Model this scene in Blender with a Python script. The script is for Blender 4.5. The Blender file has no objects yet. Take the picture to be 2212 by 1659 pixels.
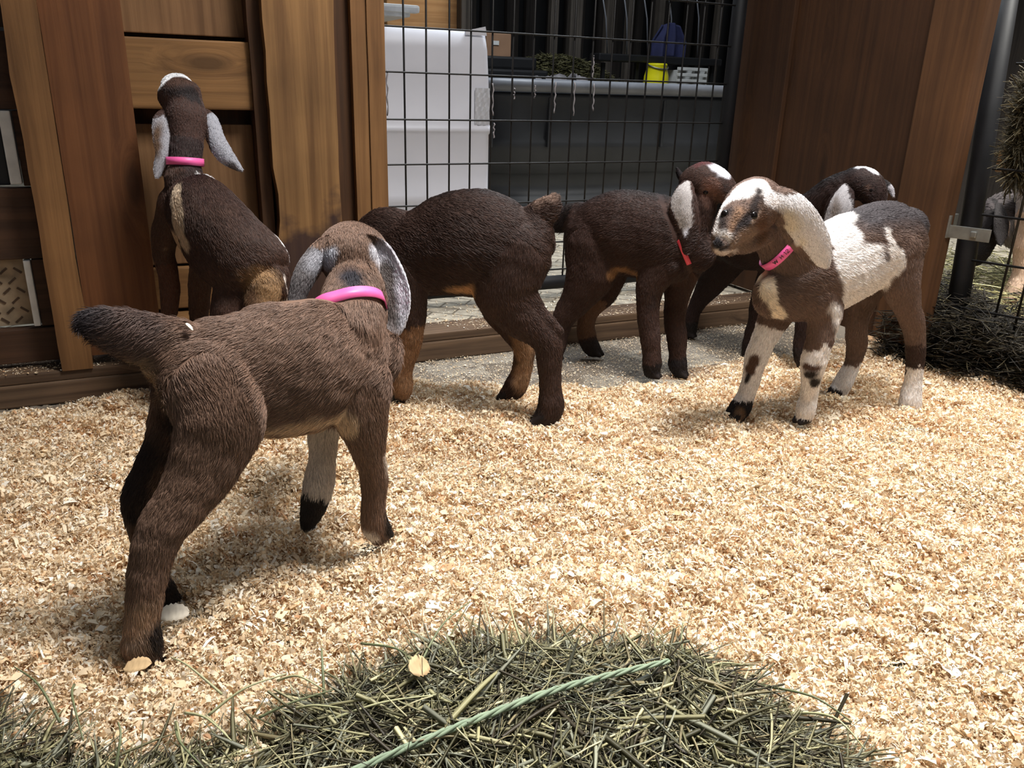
import bpy, bmesh, math, random
import numpy as np
from mathutils import Vector, Matrix, noise as mn
rng = np.random.default_rng(7); random.seed(7)
SC = bpy.context.scene
COL = SC.collection

# ------------------------------------------------------------------ camera (2212x1659 frame)
F = 1750.0; H = 0.55
_u = np.array([146., 4770., 1750.]); _u /= np.linalg.norm(_u)
_y = np.array([0, 0, -1.]); _y -= _u * _y.dot(_u); _y /= np.linalg.norm(_y)
_x = np.cross(_y, _u)
RM = np.array([_x, _y, _u]); CAM = np.array([0, 0, H])
cd = bpy.data.cameras.new('camera'); cam = bpy.data.objects.new('camera', cd); COL.objects.link(cam)
cd.sensor_width = 36; cd.lens = F / 2212 * 36; cd.clip_start = 0.02
M4 = Matrix([list(RM[0]) + [0], list(RM[1]) + [0], list(RM[2]) + [H], [0, 0, 0, 1]])
cam.matrix_world = M4
SC.camera = cam

# ------------------------------------------------------------------ light and exposure
SC.view_settings.view_transform = 'Standard'; SC.view_settings.look = 'None'
SC.view_settings.gamma = 1; SC.view_settings.exposure = 0.0
try: SC.view_settings.use_curve_mapping = False
except Exception: pass
w = bpy.data.worlds.new('world'); SC.world = w; w.use_nodes = True
bg = w.node_tree.nodes['Background']; bg.inputs[0].default_value = (0.92, 0.95, 1.0, 1); bg.inputs[1].default_value = 0.10

def area(name, loc, target, size, power, col, size_y=None, spread=math.pi):
    l = bpy.data.lights.new(name, 'AREA'); l.energy = power; l.color = col; l.size = size; l.spread = spread
    if size_y: l.shape = 'RECTANGLE'; l.size_y = size_y
    o = bpy.data.objects.new(name, l); COL.objects.link(o); o.location = loc
    o.rotation_euler = (Vector(target) - Vector(loc)).to_track_quat('-Z', 'Y').to_euler(); return o
area('skylight_lamp', (0.52, 0.98, 2.1), (0.34, 0.86, 0), 0.5, 37, (1.0, 0.98, 0.955), 0.5, math.radians(110))
area('barn_door_light', (1.7, -1.2, 1.9), (-0.2, 1.2, 0.25), 1.2, 7.5, (0.94, 0.97, 1.0), 1.2)
area('next_pen_fill', (1.75, 1.75, 2.0), (1.6, 2.2, 0.1), 0.4, 30, (1.0, 0.98, 0.92), 0.4, math.radians(85))  # unseen fill lamp added to brighten the hay and goat next door
area('aisle_skylight', (0.35, 3.1, 2.6), (0.2, 2.6, 0), 1.5, 62, (0.86, 0.93, 1.0), 1.0)

# ------------------------------------------------------------------ helpers
def ray(px, py): return RM @ np.array([(px - 1106) / F, (829.5 - py) / F, -1.0])
def G(px, py, z=0.0):
    d = ray(px, py); return CAM + d * ((z - H) / d[2])
def onplane(px, py, p0, n):
    d = ray(px, py); return CAM + d * ((np.array(p0) - CAM).dot(n) / d.dot(n))
def depth(p): return float(-(RM.T @ (np.array(p) - CAM))[2])
def lin(c): 
    c = np.array(c[:3], float) / 255
    return np.where(c <= .04045, c / 12.92, ((c + .055) / 1.055) ** 2.4)
def L4(c): return tuple(lin(c)) + (1,)

def tag(o, label=None, cat=None, group=None, kind=None):
    if label: o['label'] = label
    if cat: o['category'] = cat
    if group: o['group'] = group
    if kind: o['kind'] = kind
    return o
def empty(name, loc, rz=0, **k):
    o = bpy.data.objects.new(name, None); COL.objects.link(o); o.location = loc; o.rotation_euler = (0, 0, rz)
    o.empty_display_size = .05; return tag(o, **k)
def parent_keep(o, p):
    bpy.context.view_layer.update()
    o.parent = p; o.matrix_parent_inverse = Matrix.Identity(4)
    pm = Matrix.Translation(p.location) @ p.rotation_euler.to_matrix().to_4x4()
    om = Matrix.Translation(o.location) @ o.rotation_euler.to_matrix().to_4x4()
    r = pm.inverted() @ om
    o.location = r.to_translation(); o.rotation_euler = r.to_euler()
def link(name, me, mat=None, parent=None, smooth=True):
    o = bpy.data.objects.new(name, me); COL.objects.link(o)
    if mat: me.materials.append(mat)
    if smooth: me.polygons.foreach_set('use_smooth', [True] * len(me.polygons))
    if parent is not None: parent_keep(o, parent)
    return o
def mesh_np(name, V, Fq):
    V = np.asarray(V, np.float32); Fq = np.asarray(Fq, np.int32)
    me = bpy.data.meshes.new(name); k = Fq.shape[1]
    me.vertices.add(len(V)); me.vertices.foreach_set('co', V.ravel())
    me.loops.add(Fq.size); me.loops.foreach_set('vertex_index', Fq.ravel())
    me.polygons.add(len(Fq)); me.polygons.foreach_set('loop_start', np.arange(0, Fq.size, k, dtype=np.int32))
    me.polygons.foreach_set('loop_total', np.full(len(Fq), k, np.int32))
    me.update(calc_edges=True); me.validate(); return me
def set_col(me, C, name='Col'):
    a = me.color_attributes.new(name, 'FLOAT_COLOR', 'POINT')
    C = np.asarray(C, np.float32); 
    if C.shape[1] == 3: C = np.hstack([C, np.ones((len(C), 1), np.float32)])
    a.data.foreach_set('color', C.ravel())

# cheap vectorised value noise
_T = rng.random((64, 64, 64)).astype(np.float32)
def vnoise(P, s, off=0.0):
    Q = np.asarray(P) * s + off; i = np.floor(Q).astype(int); f = Q - i; f = f * f * (3 - 2 * f)
    r = 0
    for a in (0, 1):
        for b in (0, 1):
            for c in (0, 1):
                wgt = (f[:, 0] if a else 1 - f[:, 0]) * (f[:, 1] if b else 1 - f[:, 1]) * (f[:, 2] if c else 1 - f[:, 2])
                r = r + wgt * _T[(i[:, 0] + a) % 64, (i[:, 1] + b) % 64, (i[:, 2] + c) % 64]
    return r * 2 - 1

# ------------------------------------------------------------------ materials
def newmat(name):
    m = bpy.data.materials.new(name); m.use_nodes = True; nt = m.node_tree
    return m, nt, nt.nodes['Principled BSDF']
def simple(name, rgb, rough=.6, metal=0, noise_amt=.25, nscale=30, bump=.0, spec=.5):
    m, nt, b = newmat(name); N = nt.nodes; Lk = nt.links
    tc = N.new('ShaderNodeTexCoord'); nz = N.new('ShaderNodeTexNoise'); nz.inputs['Scale'].default_value = nscale; nz.inputs['Detail'].default_value = 5
    Lk.new(tc.outputs['Object'], nz.inputs['Vector'])
    cr = N.new('ShaderNodeValToRGB'); c = lin(rgb)
    cr.color_ramp.elements[0].position = .3; cr.color_ramp.elements[0].color = tuple(c * (1 - noise_amt)) + (1,)
    cr.color_ramp.elements[1].position = .7; cr.color_ramp.elements[1].color = tuple(np.minimum(c * (1 + noise_amt), 1)) + (1,)
    Lk.new(nz.outputs['Fac'], cr.inputs[0]); Lk.new(cr.outputs[0], b.inputs['Base Color'])
    b.inputs['Roughness'].default_value = rough; b.inputs['Metallic'].default_value = metal; b.inputs['Specular IOR Level'].default_value = spec
    if bump:
        bp = N.new('ShaderNodeBump'); bp.inputs['Distance'].default_value = bump; Lk.new(nz.outputs['Fac'], bp.inputs['Height']); Lk.new(bp.outputs[0], b.inputs['Normal'])
    return m
def wood(name, base, dark, axis='Z', knots=True, rough=.62, stain=None):
    """wood grain running along a local axis; optional stain = (rgb, z height below which it shows)"""
    m, nt, b = newmat(name); N = nt.nodes; Lk = nt.links
    tc = N.new('ShaderNodeTexCoord'); oi = N.new('ShaderNodeObjectInfo')
    off = N.new('ShaderNodeVectorMath'); off.operation = 'MULTIPLY_ADD'
    cmb = N.new('ShaderNodeCombineXYZ')
    for i in range(3): Lk.new(oi.outputs['Random'], cmb.inputs[i])
    off.inputs[1].default_value = (7.3, 5.1, 9.7); Lk.new(cmb.outputs[0], off.inputs[0]); Lk.new(tc.outputs['Object'], off.inputs[2])
    # knots: distort the grain around voronoi cells
    vor = N.new('ShaderNodeTexVoronoi'); vor.inputs['Scale'].default_value = 1.0
    mk = N.new('ShaderNodeMapping'); sc = [7, 7, 7]; sc['XYZ'.index(axis)] = 2.4; mk.inputs['Scale'].default_value = sc
    Lk.new(off.outputs[0], mk.inputs[0]); Lk.new(mk.outputs[0], vor.inputs['Vector'])
    kn = N.new('ShaderNodeMapRange'); kn.inputs['From Min'].default_value = .05; kn.inputs['From Max'].default_value = .26
    kn.inputs['To Min'].default_value = 1; kn.inputs['To Max'].default_value = 0; Lk.new(vor.outputs['Distance'], kn.inputs[0])
    mp = N.new('ShaderNodeMapping'); s = [60, 60, 60]; s['XYZ'.index(axis)] = 1.6; mp.inputs['Scale'].default_value = s
    Lk.new(off.outputs[0], mp.inputs[0])
    add = N.new('ShaderNodeVectorMath'); add.operation = 'MULTIPLY_ADD'; add.inputs[1].default_value = (1.5, 1.5, 1.5) if knots else (0, 0, 0)
    Lk.new(kn.outputs[0], add.inputs[0]); Lk.new(mp.outputs[0], add.inputs[2])
    nz = N.new('ShaderNodeTexNoise'); nz.inputs['Scale'].default_value = 1; nz.inputs['Detail'].default_value = 6; nz.inputs['Roughness'].default_value = .6; nz.inputs['Distortion'].default_value = .6
    Lk.new(add.outputs[0], nz.inputs['Vector'])
    cr = N.new('ShaderNodeValToRGB'); cr.color_ramp.elements[0].position = .32; cr.color_ramp.elements[0].color = L4(dark)
    cr.color_ramp.elements[1].position = .62; cr.color_ramp.elements[1].color = L4(base); Lk.new(nz.outputs['Fac'], cr.inputs[0])
    last = cr.outputs[0]
    # broad blotches
    n2 = N.new('ShaderNodeTexNoise'); n2.inputs['Scale'].default_value = 5; n2.inputs['Detail'].default_value = 3; Lk.new(off.outputs[0], n2.inputs['Vector'])
    r2 = N.new('ShaderNodeMapRange'); r2.inputs['From Min'].default_value = .3; r2.inputs['From Max'].default_value = .7; r2.inputs['To Min'].default_value = .72; r2.inputs['To Max'].default_value = 1.15
    Lk.new(n2.outputs['Fac'], r2.inputs[0])
    mx = N.new('ShaderNodeVectorMath'); mx.operation = 'SCALE'; Lk.new(last, mx.inputs[0]); Lk.new(r2.outputs[0], mx.inputs['Scale']); last = mx.outputs[0]
    if knots:
        kk = N.new('ShaderNodeMapRange'); kk.inputs['From Min'].default_value = .06; kk.inputs['From Max'].default_value = .13; kk.inputs['To Min'].default_value = .8; kk.inputs['To Max'].default_value = 0
        Lk.new(vor.outputs['Distance'], kk.inputs[0])
        mk2 = N.new('ShaderNodeMix'); mk2.data_type = 'RGBA'; Lk.new(kk.outputs[0], mk2.inputs['Factor']); Lk.new(last, mk2.inputs['A']); mk2.inputs['B'].default_value = tuple(lin(dark) * .45) + (1,)
        last = mk2.outputs['Result']
    if stain:
        sp = N.new('ShaderNodeSeparateXYZ'); Lk.new(tc.outputs['Object'], sp.inputs[0])
        n3 = N.new('ShaderNodeTexNoise'); n3.inputs['Scale'].default_value = 14; n3.inputs['Detail'].default_value = 5; Lk.new(tc.outputs['Object'], n3.inputs['Vector'])
        ma = N.new('ShaderNodeMath'); ma.operation = 'MULTIPLY_ADD'; ma.inputs[1].default_value = .3; Lk.new(n3.outputs['Fac'], ma.inputs[0]); Lk.new(sp.outputs['Z'], ma.inputs[2])
        mr = N.new('ShaderNodeMapRange'); mr.inputs['From Min'].default_value = stain[1] + .13; mr.inputs['From Max'].default_value = stain[1] + .18; mr.inputs['To Min'].default_value = .85; mr.inputs['To Max'].default_value = 0
        Lk.new(ma.outputs[0], mr.inputs[0]); mm = N.new('ShaderNodeMix'); mm.data_type = 'RGBA'; Lk.new(mr.outputs[0], mm.inputs['Factor']); Lk.new(last, mm.inputs['A']); mm.inputs['B'].default_value = L4(stain[0]); last = mm.outputs['Result']
    Lk.new(last, b.inputs['Base Color']); b.inputs['Roughness'].default_value = rough; b.inputs['Specular IOR Level'].default_value = .3
    bp = N.new('ShaderNodeBump'); bp.inputs['Strength'].default_value = .5; bp.inputs['Distance'].default_value = .0015; Lk.new(nz.outputs['Fac'], bp.inputs['Height']); Lk.new(bp.outputs[0], b.inputs['Normal'])
    return m
def colmat(name, rough=.7, spec=.25, sheen=0.0, transl=0.0):
    m, nt, b = newmat(name); a = nt.nodes.new('ShaderNodeAttribute'); a.attribute_name = 'Col'
    nt.links.new(a.outputs['Color'], b.inputs['Base Color']); b.inputs['Roughness'].default_value = rough
    b.inputs['Specular IOR Level'].default_value = spec
    if sheen: b.inputs['Sheen Weight'].default_value = sheen; b.inputs['Sheen Roughness'].default_value = .4
    if transl: 
        t = nt.nodes.new('ShaderNodeBsdfTranslucent'); nt.links.new(a.outputs['Color'], t.inputs['Color'])
        mx = nt.nodes.new('ShaderNodeMixShader'); mx.inputs[0].default_value = transl
        nt.links.new(b.outputs[0], mx.inputs[1]); nt.links.new(t.outputs[0], mx.inputs[2]); nt.links.new(mx.outputs[0], nt.nodes['Material Output'].inputs[0])
    return m

M = {}
M['coat'] = colmat('coat', .75, .2)
M['fur'] = colmat('fur', .55, .35)
M['shaving'] = colmat('shaving', .6, .35, transl=.18)
M['hay'] = colmat('hay', .5, .35, transl=.1)
M['eye'] = simple('eye', (16, 12, 11), .2, 0, .1, 30, 0, .25)
M['pink'] = simple('pink_collar', (240, 100, 165), .45, 0, .06, 60)
M['red_pink'] = simple('coral_collar', (225, 70, 90), .45, 0, .06, 60)
M['ink'] = simple('ink', (25, 18, 25), .6, 0, .1)
M['black_steel'] = simple('black_steel', (20, 20, 23), .6, .0, .25, 18, .0003, .3)
M['wire'] = simple('wire', (30, 28, 27), .45, .3, .2, 60)
M['galv'] = simple('galvanised', (150, 150, 145), .38, .8, .2, 40)
M['white_plastic'] = simple('white_plastic', (222, 222, 230), .45, 0, .05, 5, .002)
M['tape'] = simple('clear_tape', (200, 200, 205), .2, 0, .1, 50, .002)
M['tank'] = simple('tank', (50, 52, 56), .45, 0, .18, 9, .002)
M['tank_rim'] = simple('tank_rim', (120, 122, 128), .4, 0, .18, 12, .001)
M['yellow'] = simple('yellow_plastic', (232, 222, 20), .35, 0, .05)
M['white'] = simple('white_paint', (215, 215, 212), .5, 0, .12, 40)
M['card'] = simple('cardboard', (150, 115, 88), .8, 0, .12, 12)
M['blue'] = simple('navy_cloth', (38, 42, 80), .85, 0, .3, 14)
M['black'] = simple('black_plastic', (26, 26, 28), .45, 0, .2, 14)
M['greyrag'] = simple('grey_film', (135, 130, 132), .5, 0, .3, 14)
M['stalk1'] = simple('stalk_pale', (176, 174, 132), .5, 0, .15, 40)
M['stalk2'] = simple('stalk_green', (112, 118, 84), .5, 0, .2, 40)
M['twine'] = simple('twine', (140, 156, 128), .7, 0, .15, 90)
M['chip'] = simple('tan_chip', (204, 172, 128), .7, 0, .12, 60)
M['pale_chip'] = simple('pale_chip', (228, 216, 196), .7, 0, .1, 60)
M['wood_stud'] = wood('wood_stud', (136, 98, 60), (104, 72, 42))
M['wood_board'] = wood('wood_board', (112, 71, 41), (90, 54, 30))
M['wood_post'] = wood('wood_post', (142, 106, 66), (102, 72, 43), stain=((46, 32, 36), .24))
M['wood_darkv'] = wood('wood_dark_vertical', (84, 56, 34), (58, 38, 23))
M['wood_rail'] = wood('wood_rail', (140, 102, 62), (110, 78, 46), 'X')
M['wood_pale'] = wood('wood_pale_panel', (132, 98, 66), (104, 74, 47))
M['wood_darkh'] = wood('wood_dark_horizontal', (76, 52, 36), (52, 35, 24), 'X')
M['wood_sill'] = wood('wood_sill', (108, 86, 66), (66, 50, 38), 'X')
M['plywood'] = wood('plywood', (72, 46, 27), (56, 35, 21), 'Z')
M['wood_orange'] = wood('wood_orange', (226, 174, 118), (200, 146, 94), 'X')
M['wood_grey'] = wood('wood_grey', (96, 88, 80), (50, 45, 40), 'Z', False)
M['darkslat'] = wood('dark_slat', (62, 56, 52), (34, 30, 28), 'Z', False)

def floor_mat(name, c1, c2, bricks=False):
    m, nt, b = newmat(name); N = nt.nodes; Lk = nt.links
    tc = N.new('ShaderNodeTexCoord'); nz = N.new('ShaderNodeTexNoise'); nz.inputs['Scale'].default_value = 35; nz.inputs['Detail'].default_value = 8; nz.inputs['Roughness'].default_value = .7
    Lk.new(tc.outputs['Object'], nz.inputs[0]); cr = N.new('ShaderNodeValToRGB')
    cr.color_ramp.elements[0].position = .38; cr.color_ramp.elements[0].color = L4(c1); cr.color_ramp.elements[1].position = .62; cr.color_ramp.elements[1].color = L4(c2)
    Lk.new(nz.outputs['Fac'], cr.inputs[0]); last = cr.outputs[0]; hgt = nz.outputs['Fac']
    if bricks:
        br = N.new('ShaderNodeTexBrick'); br.inputs['Scale'].default_value = 5; br.inputs['Mortar Size'].default_value = .02; br.inputs['Mortar Smooth'].default_value = .6
        br.inputs['Color1'].default_value = (1, 1, 1, 1); br.inputs['Color2'].default_value = (.8, .8, .8, 1); br.inputs['Mortar'].default_value = (.3, .28, .25, 1)
        mp = N.new('ShaderNodeMapping'); mp.inputs['Rotation'].default_value = (0, 0, .7); Lk.new(tc.outputs['Object'], mp.inputs[0]); Lk.new(mp.outputs[0], br.inputs['Vector'])
        mx = N.new('ShaderNodeMix'); mx.data_type = 'RGBA'; mx.blend_type = 'MULTIPLY'; mx.inputs['Factor'].default_value = 1
        Lk.new(last, mx.inputs['A']); Lk.new(br.outputs[0], mx.inputs['B']); last = mx.outputs['Result']
    Lk.new(last, b.inputs['Base Color']); b.inputs['Roughness'].default_value = .85
    bp = N.new('ShaderNodeBump'); bp.inputs['Distance'].default_value = .003; Lk.new(hgt, bp.inputs['Height']); Lk.new(bp.outputs[0], b.inputs['Normal'])
    return m
M['concrete'] = floor_mat('dusty_concrete', (112, 106, 98), (146, 138, 124))
M['paver'] = floor_mat('pavers', (150, 142, 128), (196, 186, 166), True)
M['earth'] = floor_mat('dark_litter', (60, 50, 38), (110, 96, 72))

# ------------------------------------------------------------------ geometry helpers
def box_bm(bm, x0, x1, y0, y1, z0, z1, bev=.0, mtx=None):
    r = bmesh.ops.create_cube(bm, size=1); vs = r['verts']
    for v in vs: v.co = Vector(((x0 + x1) / 2 + v.co.x * (x1 - x0), (y0 + y1) / 2 + v.co.y * (y1 - y0), (z0 + z1) / 2 + v.co.z * (z1 - z0)))
    if bev:
        es = list({e for v in vs for e in v.link_edges})
        r2 = bmesh.ops.bevel(bm, geom=es, offset=bev, segments=2, affect='EDGES', profile=.6); vs = list({v for f in r2['faces'] for v in f.verts} | {v for v in vs if v.is_valid})
    if mtx is not None:
        for v in vs: v.co = mtx @ v.co
    return vs
def bm_obj(name, bm, mat, parent=None, loc=(0, 0, 0), rot=(0, 0, 0), smooth=False):
    me = bpy.data.meshes.new(name); bm.to_mesh(me); bm.free()
    o = bpy.data.objects.new(name, me); COL.objects.link(o); me.materials.append(mat); o.location = loc; o.rotation_euler = rot
    if smooth: me.polygons.foreach_set('use_smooth', [True] * len(me.polygons))
    if parent is not None: parent_keep(o, parent)
    return o
def tube_bm(bm, pts, r, seg=8, closed=False):
    pts = [Vector(p) for p in pts]; rings = []; n = len(pts); rr = r if hasattr(r, '__len__') else [r] * n
    for i, p in enumerate(pts):
        a = pts[i - 1] if (i or closed) else p; c = pts[(i + 1) % n] if (i < n - 1 or closed) else p
        t = (c - a).normalized(); s = t.cross(Vector((0, 0, 1)) if abs(t.z) < .9 else Vector((1, 0, 0))).normalized(); q = t.cross(s)
        rings.append([bm.verts.new(p + float(rr[i]) * (math.cos(k * 2 * math.pi / seg) * s + math.sin(k * 2 * math.pi / seg) * q)) for k in range(seg)])
    for i in range(n if closed else n - 1):
        a, b = rings[i], rings[(i + 1) % n]
        for k in range(seg): bm.faces.new((a[k], a[(k + 1) % seg], b[(k + 1) % seg], b[k]))
    if not closed: bm.faces.new(rings[0][::-1]); bm.faces.new(rings[-1])
def lathe_bm(bm, prof, seg=32, sx=1, sy=1):
    rings = [[bm.verts.new((r * sx * math.cos(k * 2 * math.pi / seg), r * sy * math.sin(k * 2 * math.pi / seg), z)) for k in range(seg)] for r, z in prof]
    for a, b in zip(rings, rings[1:]):
        for k in range(seg): bm.faces.new((a[k], a[(k + 1) % seg], b[(k + 1) % seg], b[k]))
    return rings

# wall frame: s along the wall, n outward (away from the pen), z up
WA = math.radians(25.5); WS = np.array([math.cos(WA), math.sin(WA), 0]); WN = np.array([-math.sin(WA), math.cos(WA), 0]); W0 = np.array([-.22, 1.667, 0])
def Wp(s, n, z): return W0 + WS * s + WN * n + np.array([0, 0, z])
def Ws(px, py, n):
    p = onplane(px, py, W0 + WN * n, WN) - W0; return p.dot(WS), p[2]
def sA(px, py, n): return Ws(px, py, n)[0]
def zA(px, py, n): return Ws(px, py, n)[1]
# ------------------------------------------------------------------ the setting
def wbox(name, s0, s1, n0, n1, z0, z1, mat, parent=None, bev=.002, **k):
    """box in the wall frame, its own origin at the lower centre"""
    c = Wp((s0 + s1) / 2, (n0 + n1) / 2, z0); bm = bmesh.new()
    box_bm(bm, -(s1 - s0) / 2, (s1 - s0) / 2, -(n1 - n0) / 2, (n1 - n0) / 2, 0, z1 - z0, bev)
    o = bm_obj(name, bm, mat, parent, c, (0, 0, WA)); return tag(o, **k) if k else o
def rough_board(name, s0, s1, n0, n1, z0, z1, mat, parent=None, wob=.002, seed=0, **k):
    """vertical board with slightly wavering edges"""
    c = Wp((s0 + s1) / 2, (n0 + n1) / 2, z0); bm = bmesh.new(); r = random.Random(seed); nseg = 24; prev = None
    for i in range(nseg + 1):
        z = (z1 - z0) * i / nseg; a = (mn.noise(Vector((seed, z * 9, 0))) * wob); b_ = (mn.noise(Vector((seed, z * 7, 5))) * wob)
        x0 = -(s1 - s0) / 2 + a; x1 = (s1 - s0) / 2 + b_; d = (n1 - n0) / 2
        ring = [bm.verts.new(p) for p in ((x0, -d, z), (x1, -d, z), (x1, d, z), (x0, d, z))]
        if prev:
            for q in range(4): bm.faces.new((prev[q], prev[(q + 1) % 4], ring[(q + 1) % 4], ring[q]))
        else: bm.faces.new(ring[::-1])
        prev = ring
    bm.faces.new(prev)
    o = bm_obj(name, bm, mat, parent, c, (0, 0, WA)); return tag(o, **k) if k else o

TOP = 1.25
# left wall
wl = empty('wall_left', Wp(-.5, .05, .04), WA, label='wooden framed wall of studs and boards at left', cat='wall', kind='structure')
rough_board('stud', -.662, -.612, -.0, .085, .041, TOP, M['wood_stud'], wl, .004, 3)
rough_board('wide_board', -.611, -.489, .018, .04, .06, TOP, M['wood_board'], wl, .001, 5)
rough_board('split_board', -.262, -.139, .0, .038, .045, TOP, M['wood_post'], wl, .009, 11)
rough_board('recessed_board', -.138, -.106, .022, .06, .045, TOP, M['wood_darkv'], wl, .001, 13)
rough_board('corner_stud', -.1055, -.0765, .004, .09, .041, TOP, M['wood_stud'], wl, .001, 17)
rough_board('edge_stud', -.076, -.043, .0, .09, .041, TOP, M['wood_stud'], wl, .001, 19)
rough_board('bay_side_stud', -.285, -.263, .03, .09, .041, TOP, M['wood_darkv'], wl, .002, 23)
# the bay between the wide board and the split board
wbox('upper_panel', -.56, -.285, .075, .09, .62, TOP, M['wood_pale'], wl)
wbox('cross_rail', -.52, -.27, .042, .074, .495, .612, M['wood_rail'], wl, .003)
wbox('lower_panel', -.56, -.285, .075, .09, .21, .468, M['wood_pale'], wl)
wbox('gap_backing', -.56, -.05, .1, .112, .041, TOP, M['wood_darkv'], wl)
wbox('low_rail', -.56, -.285, .062, .09, .125, .205, M['wood_rail'], wl, .003)
wbox('low_ledge', -.485, -.29, .0, .075, .041, .118, M['wood_rail'], wl, .003)
# far left part: horizontal planks around two openings
zz = [zA(30, y, .05) for y in (68, 236, 402, 560, 708, 800)]
sl = -1.25
wbox('top_plank', sl, -.664, .05, .07, zz[0] + .006, TOP, M['wood_darkh'], wl)
wbox('upper_plank', sl, -.664, .045, .07, zz[1], zz[0], M['wood_darkh'], wl)
wbox('short_plank', sA(38, 320, .05), -.664, .047, .07, zz[2], zz[1] - .002, M['wood_darkh'], wl)
wbox('middle_plank', sl, -.664, .045, .07, zz[3], zz[2] - .003, M['wood_darkh'], wl)
wbox('lower_short_plank', sA(80, 640, .05), -.664, .047, .07, zz[4], zz[3] - .002, M['wood_darkh'], wl)
wbox('bottom_plank', sl, -.664, .045, .07, .05, zz[4] - .003, M['wood_darkh'], wl)
wbox('white_trim', sA(10, 320, .05), sA(36, 320, .05), .04, .06, zz[2] + .004, zz[1] - .002, M['white'], wl, label='flaking white painted trim')
wbox('white_trim', sA(64, 640, .05), sA(79, 640, .05), .04, .06, zz[4] + .002, zz[3] - .002, M['white'], wl, label='flaking white painted trim')
wbox('dark_pane', sl, sA(8, 320, .06), .066, .072, zz[2], zz[1], M['black'], wl)
# tread plate seen in the lower opening
bm = bmesh.new(); s0, s1 = sl, sA(62, 640, .06); c = Wp((s0 + s1) / 2, .072, zz[4]); hw = (s1 - s0) / 2; hh = zz[3] - zz[4]
box_bm(bm, -hw, hw, -.004, .004, 0, hh); plate = bm_obj('tread_plate', bm, simple('tan_plate', (150, 132, 108), .5, .1, .3, 40), wl, c, (0, 0, WA)); bm = bmesh.new()
for i in range(30):
    for j in range(6):
        x = -hw + .022 * i + (.011 if j % 2 else 0); z = .010 + j * .018
        if x > hw - .009 or z > hh - .008: continue
        a = .7 if (i + j) % 2 else -.7
        box_bm(bm, -.0075, .0075, -.0014, .0008, -.0018, .0018, 0, Matrix.Translation((x, -.004, z)) @ Matrix.Rotation(a, 4, 'Y'))
tr_ = bm_obj('raised_treads', bm, simple('tread_brown', (70, 52, 38), .5, .1, .3, 40), None, (0, 0, 0), (0, 0, 0)); tr_.parent = plate
# sill
bm = bmesh.new(); box_bm(bm, -1.2, 1.2, 0, .092, -.02, .022, .003)
box_bm(bm, -1.2, 1.2, .004, .09, .0225, .041, .003)
tag(bm_obj('trim_1', bm, M['wood_sill'], None, Wp(.02, 0, 0), (0, 0, WA)), 'worn wooden sill beam running along the foot of the wall and gate', 'sill', kind='structure')

# right wall: plane s = SR, running towards the camera
SR = 1.0
def nR(px, py): 
    p = onplane(px, py, W0 + WS * SR, WS) - W0; return p.dot(WN), p[2]
wr = empty('wall_right', Wp(SR, 0, .0), WA, label='brown plywood wall with vertical battens at right', cat='wall', kind='structure')
nb = [nR(1602, 100)[0], nR(1706, 100)[0], nR(2010, 60)[0], nR(2140, 30)[0]]
print('right wall n', nb, nR(2000, 680), nR(1705, 20), nR(1680, 400))
wbox('plywood_panel', SR + .012, SR + .03, nb[2] - .02, nb[1] + .005, .03, TOP + .1, M['plywood'], wr)
wbox('vertical_board', SR, SR + .03, nb[1] + .001, nb[0], .045, TOP + .1, M['plywood'], wr)
wbox('end_post', SR - .004, SR + .034, nR(2132, 30)[0], nb[2], .04, TOP + .1, wood('wood_endpost', (92, 62, 38), (70, 46, 29)), wr, .004)

# floors
def grid(name, x0, x1, y0, y1, z, mat, n=40, amp=.0, **k):
    xs = np.linspace(x0, x1, n); ys = np.linspace(y0, y1, n); X, Y = np.meshgrid(xs, ys)
    P = np.stack([X.ravel(), Y.ravel(), np.full(n * n, z)], 1); P[:, 2] += vnoise(P, 9) * amp
    idx = np.arange(n * n).reshape(n, n); Q = np.stack([idx[:-1, :-1], idx[:-1, 1:], idx[1:, 1:], idx[1:, :-1]], -1).reshape(-1, 4)
    return tag(link(name, mesh_np(name, P, Q), mat), **k)
grid('floor', -3, 3.5, -1.5, 4.5, -.022, M['concrete'], 60, .003, label='grey dusty concrete floor of the pen under the shavings', cat='floor', kind='structure')
wbox('floor', -2, 6, .0925, 6, -.015, .036, M['paver'], None, 0, label='pale stone paving beyond the gate with scattered shavings', cat='floor', kind='structure')
# back wall beyond
wbb = empty('wall_back', Wp(1.2, 4.4, 0), WA, label='dark slatted barn wall far behind the gate', cat='wall', kind='structure')
wbox('backing', -3, 7, 4.42, 4.46, .03, 3.2, M['black'], wbb, 0)
for i in range(30):
    s = .9 + i * .16 + random.uniform(-.04, .04)
    wbox('slat', s, s + random.uniform(.05, .1), 4.36, 4.4, .04, 3.2, M['darkslat'], wbb, 0)

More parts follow.
